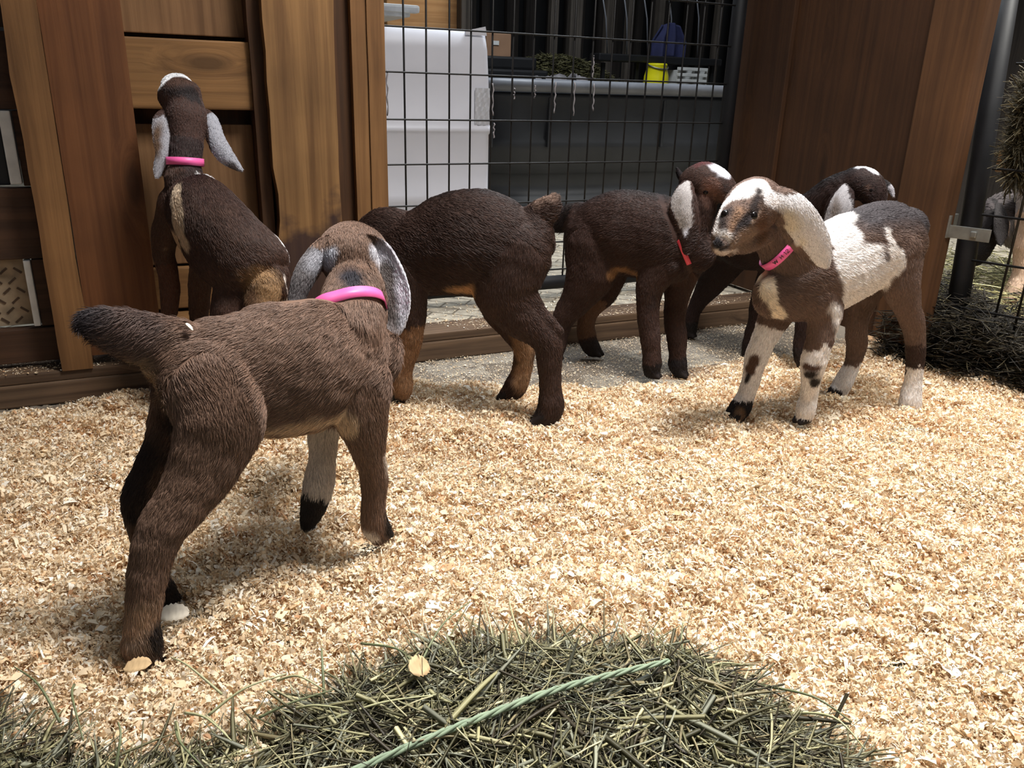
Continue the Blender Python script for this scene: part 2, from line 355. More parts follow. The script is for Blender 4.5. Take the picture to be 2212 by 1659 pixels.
# ------------------------------------------------------------------ wire gate
GN = .22
gate = empty('wire_gate', Wp(.4, GN, .04), WA, label='black welded wire gate between the wooden walls with a tubular steel frame', cat='gate')
def wtube(name, pts, r, mat, parent, seg=10, **k):
    """pts in wall frame"""
    c = Wp(*pts[0]); Ri = Matrix.Rotation(-WA, 3, 'Z'); bm = bmesh.new()
    tube_bm(bm, [Ri @ (Vector(Wp(*p)) - Vector(c)) for p in pts], r, seg)
    o = bm_obj(name, bm, mat, parent, c, (0, 0, WA), True); return tag(o, **k) if k else o
g0, g1 = -.06, sA(1567, 180, GN)
zt = 1.15; zb = .078
wtube('right_frame_tube', [(g1 + .018, GN, .045), (g1 + .018, GN, zt)], .0185, M['black_steel'], gate, 16)
wtube('left_frame_tube', [(g0, GN, .045), (g0, GN, zt)], .0185, M['black_steel'], gate, 16)
wtube('bottom_rail', [(g0, GN, zb), (g1 + .02, GN, zb)], .0175, M['black_steel'], gate, 16)
wtube('top_rail', [(g0, GN, zt), (g1 + .02, GN, zt)], .0175, M['black_steel'], gate, 16)
pitch = .0525; s = sA(873, 203, GN); 
while s - pitch > g0: s -= pitch
ss = []
while s < g1: ss.append(s); s += pitch
for s in ss:
    wtube('upright_wire', [(s + random.uniform(-.001, .001), GN, z) for z in (zb, .5, zt)], .0022, M['wire'], gate, 6)
for z in (.112, .183, .285, .378, .475, .573, .664, .76, .86, .96, 1.06):
    wtube('cross_wire', [(s, GN - .004 + .0015 * math.sin(s * 9 + z * 30), z) for s in np.linspace(g0, g1 + .01, 18)], .0022, M['wire'], gate, 6)
# whitish fluff caught on the upright wires
for px, ya, yb in ((1066, 180, 250), (1068, 265, 300), (1112, 190, 215), (1157, 185, 212), (1201, 178, 245), (1243, 178, 250), (1284, 120, 170), (1285, 180, 240), (836, 150, 250)):
    n = 10; s_ = sA(px, ya, GN - .006); pts = []
    for i in range(n + 1):
        z = zA(px, ya + (yb - ya) * i / n, GN); pts.append((s_ + .0014 * math.sin(i * 1.7 + px), GN - .004 + .001 * math.cos(i * 2.3), z))
    wtube('caught_fluff', pts, [.0006 + .0016 * abs(math.sin(i * 1.9 + px)) for i in range(n + 1)], M['greyrag'], gate, 6)
wbox('gap_light_strip', g1 + .052, g1 + .062, GN + .03, GN + .05, .04, zt, M['white'], gate, label='thin pale strip behind the frame tube')  # white strip put in for the light showing through the gap

# ------------------------------------------------------------------ things behind the gate
def pbox(name, px0, py0, px1, py1, n, th, mat, parent=None, bev=.003, z0=None, **k):
    s0 = sA(px0, (py0 + py1) / 2, n); s1 = sA(px1, (py0 + py1) / 2, n); za = zA((px0 + px1) / 2, py0, n); zb_ = zA((px0 + px1) / 2, py1, n)
    return wbox(name, s0, s1, n, n + th, zb_ if z0 is None else z0, za, mat, parent, bev, **k)
# white bin: rounded upright tub with a bulged band and a torn taped corner
nB = .52
sb0 = sA(818, 200, nB); sb1 = sA(1060, 300, nB); zt_ = zA(950, 62, nB)
binr = empty('white_bin', Wp((sb0 + sb1) / 2, nB + .16, .036), WA, label='tall white plastic bin with taped corner standing behind the gate', cat='bin')
bm = bmesh.new(); hw = (sb1 - sb0) / 2; rings = []
def rrect(hx, hy, r, z, n=6):
    out = []
    for cx, cy, a0 in ((hx - r, hy - r, 0), (-hx + r, hy - r, 90), (-hx + r, -hy + r, 180), (hx - r, -hy + r, 270)):
        for i in range(n + 1):
            a = math.radians(a0 + 90 * i / n); out.append((cx + r * math.cos(a), cy + r * math.sin(a), z))
    return out
zr = zt_ - .036
prof = [(0, 0), (.1, .0), (.33, 0), (.345, .004), (.36, 0), (.6, 0), (.612, .004), (.62, .006), (.63, .004), (.645, 0), (.8, -.002), (.93, -.006), (1, -.012)]
for t, e in prof:
    rings.append([bm.verts.new(p) for p in rrect(hw + e, .15 + e, .018, t * zr)])
inner = [bm.verts.new(p) for p in rrect(hw - .018, .15 - .018, .014, zr)]; rings.append(inner)
rings.append([bm.verts.new(p) for p in rrect(hw - .018, .15 - .018, .014, zr * .6)])
for a, b in zip(rings, rings[1:]):
    for i in range(len(a)): bm.faces.new((a[i], a[(i + 1) % len(a)], b[(i + 1) % len(a)], b[i]))
bm.faces.new(rings[0][::-1]); bm.faces.new(rings[-1])
bm_obj('body', bm, M['white_plastic'], binr, Wp((sb0 + sb1) / 2, nB + .15, .036), (0, 0, WA), True)
bm = bmesh.new()   # raised corner flap
vs = [bm.verts.new(p) for p in ((-.06, 0, -.01), (0, 0, -.01), (-.004, 0, .012), (-.03, 0, .006), (-.06, 0, 0), (-.06, .004, -.01), (0, .004, -.01), (-.004, .004, .012), (-.03, .004, .006), (-.06, .004, 0))]
bm.faces.new(vs[:5][::-1]); bm.faces.new(vs[5:])
for i in range(5): bm.faces.new((vs[i], vs[(i + 1) % 5], vs[5 + (i + 1) % 5], vs[5 + i]))
bm_obj('raised_flap', bm, M['white_plastic'], binr, Wp(sb1 - .014, nB + .006, zt_), (0, 0, WA))
for (a, b, c_, d) in ((1028, 190, 1060, 270),):
    bm = bmesh.new(); hw2 = (sA(c_, 230, nB) - sA(a, 230, nB)); hz = zA(a, b, nB) - zA(a, d, nB); nn = 8; vv = []
    for i in range(nn + 1):
        for j in range(nn + 1):
            vv.append(bm.verts.new((-hw2 + hw2 * i / nn, -.002 + .0016 * math.sin(i * 2.1 + j * 1.3), hz * j / nn)))
    for i in range(nn):
        for j in range(nn): bm.faces.new((vv[i * (nn + 1) + j], vv[(i + 1) * (nn + 1) + j], vv[(i + 1) * (nn + 1) + j + 1], vv[i * (nn + 1) + j + 1]))
    bm_obj('crinkled_tape', bm, M['tape'], binr, Wp(sb1 - .006, nB - .001, zA(1040, d, nB)), (0, 0, WA))
# things on and above the bin
tb = Wp(sA(862, 20, .62), .62, zt_); 
shelf = empty('white_tray', Wp(sA(850, 15, 1.0), 1.05, zA(860, 30, 1.0)), WA, label='white plastic tray with rolled lip at the upper left of the gate opening', cat='tray')
a = sA(800, 15, .9); b = sA(908, 12, .9); z_ = zA(860, 26, .9)
wbox('tray_body', a, b - .02, .93, 1.3, z_ - .01, z_ + .012, M['white'], shelf, .006); wbox('lip', a, b, .9, .93, z_, z_ + .022, M['white'], shelf, .008)
wbox('support_leg', a - .1, a - .08, 1.1, 1.13, .036, z_ - .01, M['white'], shelf, .002)
pbox('orange_board', 835, -60, 996, 56, 1.55, .03, M['wood_orange'], None, .003, z0=.036, label='orange-brown wooden sheet standing behind the white bin', cat='board')
pbox('weathered_post', 997, -80, 1018, 56, 1.5, .05, M['wood_grey'], None, .003, z0=.036, label='mottled grey post beside the orange wooden sheet', cat='post')
# stock tank
nT = 1.28; sT0 = sA(1000, 180, nT) ; sT1 = sA(1680, 195, nT); zTk = zA(1300, 182, nT)
tank = empty('stock_tank', Wp((sT0 + sT1) / 2, nT + .45, .036), WA, label='large dark grey plastic stock tank with pale rim behind the gate', cat='tank')
hx = (sT1 - sT0) / 2; hz = zTk - .036
bm = bmesh.new(); rings = []
for z, e in ((0, -.07), (.02, -.06), (.2, -.045), (.205, -.055), (.37, -.04), (.375, -.03), (.55, -.025), (.6, -.02), (.62, -.03), (.9, -.012), (.93, -.012)):
    rings.append([bm.verts.new(p) for p in rrect(hx + e, .45 + e, .3, z * hz, 14)])
for z, e in ((.9, -.035), (.3, -.06)): rings.append([bm.verts.new(p) for p in rrect(hx + e, .45 + e, .28, z * hz, 14)])
for a, b in zip(rings, rings[1:]):
    for i in range(len(a)): bm.faces.new((a[i], a[(i + 1) % len(a)], b[(i + 1) % len(a)], b[i]))
bm.faces.new(rings[0][::-1]); bm.faces.new(rings[-1])
bm_obj('tub', bm, M['tank'], tank, Wp((sT0 + sT1) / 2, nT + .45, .036), (0, 0, WA), True)
bm = bmesh.new(); tube_bm(bm, [Vector(p) for p in rrect(hx, .45, .3, 0, 14)], .024, 10, True)
bm_obj('rolled_rim', bm, M['tank_rim'], tank, Wp((sT0 + sT1) / 2, nT + .45, zTk - .012), (0, 0, WA), True)
for px in (1100, 1225, 1470):   # moulded panels on the side
    a = sA(px - 40, 300, nT); wbox('moulded_rib', a, a + .012, nT + .006, nT + .04, .036 + hz * .56, .036 + hz * .9, M['tank'], tank, .003)
# clutter behind the tank
nC = 2.5
pbox('storage_shelf', 1040, 205, 1640, 216, nC - .05, 1.0, M['black'], None, .004, label='long dark shelf surface behind the stock tank', cat='shelf')
zs = zA(1340, 205, nC - .05)
cb = pbox('cardboard_box', 1050, 72, 1104, 126, nC, .3, M['card'], None, .004, z0=None, label='brown cardboard box with a small white sticker behind the bin', cat='box')
st = pbox('sticker', 1063, 88, 1078, 97, nC - .004, .003, M['white'], None, .0); parent_keep(st, cb)
blk = empty('black_crate_lid', Wp(sA(1110, 150, nC), nC, zs), WA, label='flat black plastic lid propped under the cardboard box', cat='lid')
for (x0, y0, x1, y1, nn_) in ((1050, 122, 1160, 150, nC - .04), (1050, 150, 1185, 168, nC - .08), (1050, 166, 1180, 206, nC - .02)):
    pbox('lid_layer', x0, y0, x1, y1, nn_, .3, M['black'], blk, .012)
# hay heap
def hayheap(name, c, rx, ry, h, n, L, cols, seedv=0, width=.0015, **k):
    r = np.random.default_rng(seedv); a = r.random(n) * 2 * np.pi; q = np.sqrt(r.random(n)); P = np.stack([q * np.cos(a) * rx, q * np.sin(a) * ry, h * (1 - q ** 2) * r.random(n) ** .3], 1)
    return blades(name, P, r, L, width, cols, c, **k)
def blades(name, P, r, L, width, cols, origin, flat=.35, dirs=None, mat='hay', parent=None, **k):
    n = len(P); th = r.random(n) * 2 * np.pi; el = (r.random(n) - .35) * 2 * flat
    D = np.stack([np.cos(th) * np.cos(el), np.sin(th) * np.cos(el), np.sin(el)], 1) if dirs is None else dirs
    D /= np.linalg.norm(D, axis=1, keepdims=True)
    S = np.cross(D, np.array([0, 0, 1.0]) + r.normal(0, .5, (n, 3))); S /= np.linalg.norm(S, axis=1, keepdims=True) + 1e-9
    N_ = np.cross(S, D); ln = (L[0] + (L[1] - L[0]) * r.random(n) ** 1.8)[:, None]; wd = width * (.5 + r.random(n))[:, None]
    bend = ((r.random(n) - .5) * .35)[:, None]; K = 5; V = np.zeros((n, K, 3, 3))
    for i in range(K):
        t = i / (K - 1); c = P + D * ln * (t - .5) + N_ * bend * ln * (4 * (t - .5) ** 2 - .5) * .5 + S * bend * ln * .3 * math.sin(t * 3.1)
        ww = wd * (1 - .75 * t ** 3)
        V[:, i, 0] = c - S * ww; V[:, i, 1] = c + N_ * ww * .8; V[:, i, 2] = c + S * ww
    V = V.reshape(-1, 3); base = np.arange(n)[:, None, None] * (K * 3); q = []
    for i in range(K - 1):
        for j in range(3): q.append([i * 3 + j, i * 3 + (j + 1) % 3, (i + 1) * 3 + (j + 1) % 3, (i + 1) * 3 + j])
    Q = (base + np.array(q)[None]).reshape(-1, 4)
    me = mesh_np(name, V, Q); cols = lin_arr(cols); ci = r.integers(0, len(cols), n); C = cols[ci] * (.7 + .6 * r.random((n, 1)))
    set_col(me, np.repeat(np.clip(C, 0, 1), K * 3, 0)); o = link(name, me, M[mat], None); o.location = origin
    if parent is not None: parent_keep(o, parent)
    return tag(o, **k)
def lin_arr(cs): return np.array([lin(c) for c in cs])
HAYD = [(96, 92, 60), (80, 78, 52), (120, 114, 78), (66, 62, 44)]
hc = Wp(sA(1330, 175, 2.0), 2.65, zs)
hp = hayheap('hay_heap', tuple(hc), .42, .22, .2, 9000, (.03, .1), HAYD, 3, .003, label='heap of olive hay behind the stock tank', cat='hay', kind='stuff')
# dark rail with legs
rl = empty('feed_rail', Wp(sA(1420, 130, nC - .2), nC - .2, zs), WA, label='dark hay-dusted rail on legs above the yellow bucket', cat='rail')
pbox('rail_bar', 1294, 121, 1560, 137, nC - .25, .1, M['black'], rl, .006)
for px in (1300, 1372, 1535): pbox('leg', px, 135, px + 6, 208, nC - .22, .02, M['black'], rl, .001)
# yellow bucket on its side, white basket
yb = empty('yellow_bucket', Wp(sA(1418, 170, nC - .3), nC - .3, zs), WA, label='bright yellow bucket resting behind the tank rim', cat='bucket')
bm = bmesh.new(); R_ = (sA(1442, 160, nC - .3) - sA(1394, 160, nC - .3)) / 2
lathe_bm(bm, [(0, 0), (R_ * .95, 0), (R_ * 1.0, .02), (R_ * .92, .08), (R_ * .72, .12), (R_ * .78, .125), (R_ * .7, .13), (R_ * .62, .12), (R_ * .8, .03), (0, .02)], 28)
hB = zA(1418, 137, nC - .3) - zs
for v in bm.verts: v.co.z *= hB / .13
bm_obj('body', bm, M['yellow'], yb, Wp(sA(1418, 160, nC - .3), nC - .3, zs), (0, 0, WA), True)
wtube('handle', [(sA(1418, 160, nC - .3) + R_ * .8 * math.cos(a), nC - .3 - .06 * math.sin(a), zs + hB * .95 - .02 * math.sin(a)) for a in np.linspace(0, math.pi, 12)], .004, M['galv'], yb, 6)
wbk = empty('white_basket', Wp(sA(1497, 170, nC - .3), nC - .25, zs), WA, label='white slatted plastic basket right of the yellow bucket', cat='basket')
for i in range(5):
    z = zs + .015 + (zA(1497, 152, nC - .3) - zs) * i / 4.6; a = sA(1466, 165, nC - .3); b = sA(1528, 165, nC - .3)
    wbox('slat', a, b, nC - .3, nC - .28, z, z + .016, M['white'], wbk, .002)
for px in (1466, 1496, 1524): 
    a = sA(px, 165, nC - .28); wbox('upright', a, a + .012, nC - .28, nC - .1, zs, zA(1497, 152, nC - .3), M['white'], wbk, .002)
# navy cloth hung over the rail and cords
bm = bmesh.new(); nn = 22
a = sA(1420, 80, nC); b = sA(1485, 80, nC); zc0 = zA(1450, 48, nC); zc1 = zA(1450, 122, nC); vv = []
for i in range(nn + 1):
    for j in range(nn + 1):
        u_ = i / nn; v_ = j / nn; wd = .55 + .45 * min(1, v_ * 2.2)
        vv.append(bm.verts.new(((u_ - .5) * (b - a) * wd, .03 * math.sin(u_ * 17 + v_ * 2) * (.3 + v_), -(zc0 - zc1) * v_ - .02 * (2 * u_ - 1) ** 2)))
for i in range(nn):
    for j in range(nn): bm.faces.new((vv[i * (nn + 1) + j], vv[i * (nn + 1) + j + 1], vv[(i + 1) * (nn + 1) + j + 1], vv[(i + 1) * (nn + 1) + j]))
o = bm_obj('navy_jacket', bm, M['blue'], None, Wp((a + b) / 2, nC + .02, zc0), (0, 0, WA), True); tag(o, 'navy cloth jacket hanging above the dark rail behind the tank', 'jacket')
o.modifiers.new('s', 'SOLIDIFY').thickness = .01
for i, (x0, x1) in enumerate(((1294, 1312), (1342, 1354), (1384, 1399), (1440, 1448), (1500, 1506))):
    wtube('hanging_cord', [(sA(x0, -60, nC + .1), nC + .1, zA(x0, -60, nC + .1)), (sA((x0 + x1) / 2 + 2, 40, nC + .1), nC + .08, zA(x0, 40, nC + .1)), (sA(x1, 122, nC + .1), nC + .1, zA(x1, 122, nC + .1))], .004, M['tank_rim'], None, 6,
          label='thin grey cord hanging in the dark behind the gate', cat='cord', group='cords hanging behind the gate')
def plank_post(px0, px1, top, bot, n, mat): return pbox('upright_plank', px0, top, px1, bot, n, .04, mat, None, .002, label='dim grey upright plank standing in the dark behind the gate', cat='plank', group='dim planks behind the gate')
for px, wd in ((1190, 16), (1232, 26), (1310, 14), (1356, 12), (1420, 14), (1548, 10)): plank_post(px, px + wd, -90, 205, nC + .4, M['wood_grey'])
bm = bmesh.new(); vv = []
for i in range(15):
    for j in range(9):
        vv.append(bm.verts.new((i * .018, -.02 * j + .01 * math.sin(i * 1.3 + j), .05 + .03 * math.sin(i * .9 + j * 1.7) * (1 - abs(i - 7) / 9) + .03 * math.cos(j * 1.1 + i * .6))))
for i in range(14):
    for j in range(8): bm.faces.new((vv[i * 9 + j], vv[i * 9 + j + 1], vv[(i + 1) * 9 + j + 1], vv[(i + 1) * 9 + j]))
o = bm_obj('crumpled_film', bm, M['greyrag'], None, Wp(sA(1165, 165, nC - .2), nC - .15, zs), (0, 0, WA), True); tag(o, 'crumpled grey plastic film beside the hay heap', 'film')
o.modifiers.new('s', 'SOLIDIFY').thickness = .003

# ------------------------------------------------------------------ neighbouring pen behind the right wire panel
TP = G(2046, 796); PD = np.array([math.sin(math.radians(46.7)), -math.cos(math.radians(46.7)), 0]); PNR = np.array([PD[1], -PD[0], 0])
PA = math.atan2(PD[1], PD[0])
pan = empty('wire_fence', tuple(TP), PA, label='black steel framed wire panel of the neighbouring pen at right edge', cat='fence panel')
def ptube(name, pts, r, mat, parent, seg=10, **k):
    Ri = Matrix.Rotation(-PA, 3, 'Z'); ps = [Vector(TP + PD * a + PNR * -n_ + np.array([0, 0, z])) for a, n_, z in pts]; bm = bmesh.new()
    tube_bm(bm, [Ri @ (p - ps[0]) for p in ps], r, seg); o = bm_obj(name, bm, mat, parent, ps[0], (0, 0, PA), True); return tag(o, **k) if k else o
tt_ = CAM + ray(2176, 0) * depth(TP); t0 = np.array([0, 0, .005]); tq = (tt_ - TP); kk_ = 1.2 / tq[2]
ptube('frame_tube', [(0, 0, 0.005), (tq.dot(PD) * kk_, -tq.dot(PNR) * kk_, 1.2)], .022, M['black_steel'], pan, 16)
def pz(px, py):   # a, z on the panel plane
    p = onplane(px, py, TP, PNR) - TP; return p.dot(PD), p[2]
for py in (137, 365, 467, 570, 678): 
    a, z = pz(2150, py); ptube('cross_wire', [(0, .0, z), (.9, .0, z)], .0026, M['wire'], pan, 6)
for px in (2160, 2208): 
    a, z = pz(px, 640); ptube('upright_wire', [(a, .003, 0.005), (a, .003, 1.2)], .0026, M['wire'], pan, 6)
for a in (.23, .33, .43): ptube('upright_wire', [(a, .003, 0.005), (a, .003, 1.2)], .0026, M['wire'], pan, 6)
ptube('bottom_rail', [(0, 0, .02), (.9, 0, .02)], .012, M['black_steel'], pan, 12)
# galvanised clamp between post and tube
a, z = pz(2060, 497); cl = TP + np.array([0, 0, z])
lat = empty('gate_clamp', tuple(cl), PA, label='small galvanised pipe clamp bolted at the post beside the wire panel', cat='clamp')
bm = bmesh.new(); box_bm(bm, -.05, .03, -.026, -.0225, -.013, .013, .001); bm_obj('strap', bm, M['galv'], lat, cl, (0, 0, PA))
bm = bmesh.new(); box_bm(bm, -.058, -.048, -.03, .02, -.014, .032, .001); bm_obj('plate', bm, M['galv'], lat, cl, (0, 0, PA))
bm = bmesh.new(); box_bm(bm, -.006, .006, -.033, -.026, -.006, .006, .002); bm_obj('bolt', bm, M['galv'], lat, cl, (0, 0, PA))
def boxw(name, c, hx, hy, z0, z1, rz, mat, parent=None, **k):
    bm = bmesh.new(); box_bm(bm, -hx, hx, -hy, hy, 0, z1 - z0, .003); return tag(bm_obj(name, bm, mat, parent, (c[0], c[1], z0), (0, 0, rz)), **k)
boxw('pen_board', (2.1, 2.75), .8, .015, .36, .42, WA, M['wood_stud'], None, label='pale horizontal board across the neighbouring pen', cat='board')
boxw('pen_post', (1.62, 2.5), .03, .02, .0, 1.2, WA, M['white'], None, label='whitish post at the back of the neighbouring pen', cat='post')
boxw('wall_far_right', (2.6, 3.6), 1.6, .02, 0, 2.0, WA - .3, M['darkslat'], None, label='dark far wall of the neighbouring pen', cat='wall', kind='structure')
r = np.random.default_rng(5); n = 9000
P = np.stack([1.02 + r.random(n) * 1.3, 1.35 + r.random(n) * 1.5, .01 + r.random(n) * .06], 1)
q = (P - TP); keep = (q @ PNR) < -.02; keep |= (q @ PNR) > .02
sd = np.sign((np.array([1.6, 2.2, 0]) - TP) @ PNR); P = P[(q @ PNR) * sd > .015]
P = P[((P - W0) @ WS) > SR + .08]
blades('pen_hay', P, r, (.04, .14), .0014, [(150, 146, 100), (190, 182, 132), (120, 116, 80), (92, 88, 60)], (0, 0, 0), label='loose straw and hay covering the neighbouring pen floor', cat='hay', kind='stuff')
# hay stuffed in a rack hanging against the wires
n = 11000; aL, zT = pz(2125, 165); aR, zB = pz(2290, 345); a = aL + (aR - aL) * r.random(n) ** .8; z = zB + (zT - zB) * r.random(n); z = np.where(r.random(n) < .07, zB - r.random(n) * .05, z); a = np.maximum(a, .022 + .02 * r.random(n))
P = TP + PD * a[:, None] + PNR * (sd * (.02 + r.random(n) * .07))[:, None]; P[:, 2] = z
Dd = r.normal(0, 1, (n, 3)) * np.array([.6, .6, 1.0]); 
blades('hanging_hay', P, r, (.03, .11), .0011, [(66, 58, 40), (50, 44, 30), (88, 78, 54), (110, 100, 74)], (0, 0, 0), dirs=Dd, label='dark clump of hay stuffed against the wire panel at right', cat='hay', kind='stuff')
# dark matted litter at the foot of post and panel
n = 15000; a = r.random(n) * .75 - .14; P = TP + PD * a[:, None] + PNR * (sd * (r.random(n) * .22 - .05))[:, None]; P[:, 2] = .004 + r.random(n) * (.08 + .08 * vnoise(P, 8) ** 2 + .04 * np.exp(-((a - 0) / .12) ** 2))
blades('matted_hay', P, r, (.03, .1), .0012, [(38, 32, 24), (52, 44, 32), (30, 26, 20), (74, 66, 48)], (0, 0, 0), label='dark matted hay heaped along the foot of the wire panel', cat='hay', kind='stuff')

# ------------------------------------------------------------------ kids (young goats)
def catmull(A, m=6):
    A = np.asarray(A, float); n = len(A); out = []
    for i in range(n - 1):
        p0, p1, p2, p3 = A[max(i - 1, 0)], A[i], A[i + 1], A[min(i + 2, n - 1)]
        for k in range(m):
            t = k / m; out.append(.5 * ((2 * p1) + (-p0 + p2) * t + (2 * p0 - 5 * p1 + 4 * p2 - p3) * t * t + (-p0 + 3 * p1 - 3 * p2 + p3) * t ** 3))
    out.append(A[-1]); return np.array(out)
class Goat:
    def __init__(s, p0, head_deg, **k):
        s.p0 = np.array(p0, float); a = math.radians(head_deg); s.h = np.array([math.cos(a), math.sin(a), 0]); s.L = np.array([s.h[1], -s.h[0], 0])
        if s.L.dot(CAM - s.p0) < 0: s.L = -s.L       # lateral axis towards the camera side
        s.ch = {}; s.parts = []; s.feet = []
    def P(s, px, py, lat=0.0): return onplane(px, py, s.p0 + s.L * lat, s.L)
    def chain(s, name, nodes, flow=1, L=None, cap=(1, 1), lscale=1.0):
        """nodes: (px, py, radius px, lateral ratio, lateral offset m); or ('w', xyz, r_m, ratio)"""
        A = []
        for nd in nodes:
            if nd[0] == 'w': p = np.array(nd[1]); r = nd[2]; ra = nd[3]
            else:
                p = s.P(nd[0], nd[1], nd[4] if len(nd) > 4 else 0); r = nd[2] * depth(p) / F; ra = nd[3] if len(nd) > 3 else .9
            A.append([*p, r, ra])
        C = catmull(A, 6); C[:, 3] = np.maximum(C[:, 3], .002)
        T = np.gradient(C[:, :3], axis=0); T /= np.linalg.norm(T, axis=1, keepdims=True) + 1e-9
        Lx = np.array(s.L if L is None else L, float)
        X = Lx - T * (T @ Lx)[:, None]; X /= np.linalg.norm(X, axis=1, keepdims=True); Y = np.cross(T, X)
        # rounded caps
        Cs, Ts, Xs, Ys = list(C), list(T), list(X), list(Y)
        def cap_(i, sgn):
            o = []
            for f in (.45, .75, .93): o.append((C[i, :3] + sgn * T[i] * C[i, 3] * f * .85, C[i, 3] * math.sqrt(1 - f * f), C[i, 4]))
            return o
        V = []; seg = 20; ang = np.arange(seg) * 2 * np.pi / seg
        rows = [(c, r, ra, 0) for c, r, ra in cap_(0, -1)[::-1]] + [(C[i, :3], C[i, 3], C[i, 4], i) for i in range(len(C))] + [(c, r, ra, len(C) - 1) for c, r, ra in cap_(-1, 1)]
        for c, r, ra, i in rows: V.append(c + r * ra * np.cos(ang)[:, None] * X[i] + r * np.sin(ang)[:, None] * Y[i])
        n = len(rows); V = np.vstack(V + [rows[0][0][None] , rows[-1][0][None]])
        Fs = []
        for i in range(n - 1):
            for k in range(seg): Fs.append((i * seg + k, i * seg + (k + 1) % seg, (i + 1) * seg + (k + 1) % seg, (i + 1) * seg + k))
        for k in range(seg):
            Fs.append((n * seg, (k + 1) % seg, k)); Fs.append((n * seg + 1, (n - 1) * seg + k, (n - 1) * seg + (k + 1) % seg))
        s.parts.append((V, Fs)); s.ch[name] = dict(C=C, T=T * flow, X=X, Y=Y)
        return s
    def D(s, px, py, d): return CAM + ray(px, py) * d      # point of a pixel at a camera depth
    def hoof(s, leg, k=1.0, fwd=None):
        C = s.ch[leg]['C'][-1]; f = C[:3]; r = C[3] * k; h = s.h if fwd is None else fwd; h = h / np.linalg.norm(h); lt = np.cross(h, [0, 0, 1]); up = np.array([0, 0, 1.0])
        for g_, sg in (('a', 1), ('b', -1)):
            s.chain('hoof' + g_ + leg, [('w', f + lt * sg * .40 * r + up * .3 * r, .66 * r, .85), ('w', f + lt * sg * .46 * r + h * .5 * r - up * .2 * r, .58 * r, .8), ('w', f + lt * sg * .42 * r + h * 1.15 * r - up * .5 * r, .36 * r, .75)], 1, lt)
        s.feet.append((f, f[2] - .85 * r))
    def hooves(s, k=1.0, fwd=None):
        for leg in [q for q in s.ch if q.startswith('leg')]: s.hoof(leg, k, fwd)
    def ear(s, name, nodes, nrm=None, curl=.35, th=.0022):
        """drooping leaf: nodes (px,py,half width px,lat[,twist deg]) ; separate sheet with thickness, joined to the body"""
        A = []
        for nd in nodes:
            p = s.P(nd[0], nd[1], nd[3]); A.append([*p, nd[2] * depth(p) / F, nd[4] if len(nd) > 4 else 0])
        C = catmull(A, 6); T = np.gradient(C[:, :3], axis=0); T /= np.linalg.norm(T, axis=1, keepdims=True)
        N0 = np.array(s.L if nrm is None else nrm, float); N_ = N0 - T * (T @ N0)[:, None]; N_ /= np.linalg.norm(N_, axis=1, keepdims=True)
        W_ = np.cross(T, N_); m = 11; U = np.linspace(-1, 1, m); top = []; bot = []
        for i in range(len(C)):
            a = math.radians(C[i, 4]); wv = W_[i] * math.cos(a) + N_[i] * math.sin(a); nv = N_[i] * math.cos(a) - W_[i] * math.sin(a); hw = max(C[i, 3], .0012)
            base = C[i, :3] + wv * (U * hw)[:, None] - nv * (curl * hw * U ** 2)[:, None]
            t_ = th * (1 - .6 * U ** 2)[:, None]; top.append(base + nv * t_); bot.append(base - nv * t_)
        n = len(C); V = np.vstack(top + bot); o = n * m; Fs = []
        for i in range(n - 1):
            for k in range(m - 1):
                a = i * m + k; Fs.append((a, a + 1, a + m + 1, a + m)); Fs.append((o + a, o + a + m, o + a + m + 1, o + a + 1))
            a = i * m; Fs.append((a, a + m, o + a + m, o + a)); a = i * m + m - 1; Fs.append((a, o + a, o + a + m, a + m))
        for k in range(m - 1):
            a = k; Fs.append((a, o + a, o + a + 1, a + 1)); a = (n - 1) * m + k; Fs.append((a, a + 1, o + a + 1, o + a))
        s.ears = getattr(s, 'ears', []); s.ears.append((name, V, Fs)); s.ch[name] = dict(C=np.hstack([C[:, :3], np.full((n, 1), .004), np.ones((n, 1))]), T=T, X=N_, Y=W_)
    def build(s, name, label, vox=.0035, smooth=5, dents=(), color=None, fur=0, furlen=.009, furrad=.0003, base_z=0, cat='goat kid', group=None, seed=1, nofur=(), cut=None, lift=.35):
        V = []; Fs = []; o = 0
        for v, f in s.parts: V.append(v); Fs += [tuple(i + o for i in q) for q in f]; o += len(v)
        me = bpy.data.meshes.new(name); me.from_pydata(np.vstack(V).tolist(), [], Fs); me.update()
        bm = bmesh.new(); bm.from_mesh(me); bmesh.ops.recalc_face_normals(bm, faces=bm.faces); bm.to_mesh(me); bm.free()
        tmp = bpy.data.objects.new('tmp', me); COL.objects.link(tmp)
        md = tmp.modifiers.new('r', 'REMESH'); md.mode = 'VOXEL'; md.voxel_size = vox; md.use_smooth_shade = True
        sm = tmp.modifiers.new('s', 'SMOOTH'); sm.factor = .5; sm.iterations = smooth
        dg = bpy.context.evaluated_depsgraph_get(); me2 = bpy.data.meshes.new_from_object(tmp.evaluated_get(dg)); bpy.data.objects.remove(tmp)
        nv = len(me2.vertices); Vb = np.empty(nv * 3, np.float32); me2.vertices.foreach_get('co', Vb); Vb = Vb.reshape(-1, 3).astype(float)
        Nb = np.empty(nv * 3, np.float32); me2.vertices.foreach_get('normal', Nb); Nb = Nb.reshape(-1, 3)
        for c, r, d in dents:     # small hollows (nostril, eye socket, mouth)
            q = np.linalg.norm(Vb - c, axis=1); wgt = np.clip(1 - (q / r) ** 2, 0, 1) ** 2; Vb -= Nb * (wgt * d)[:, None]
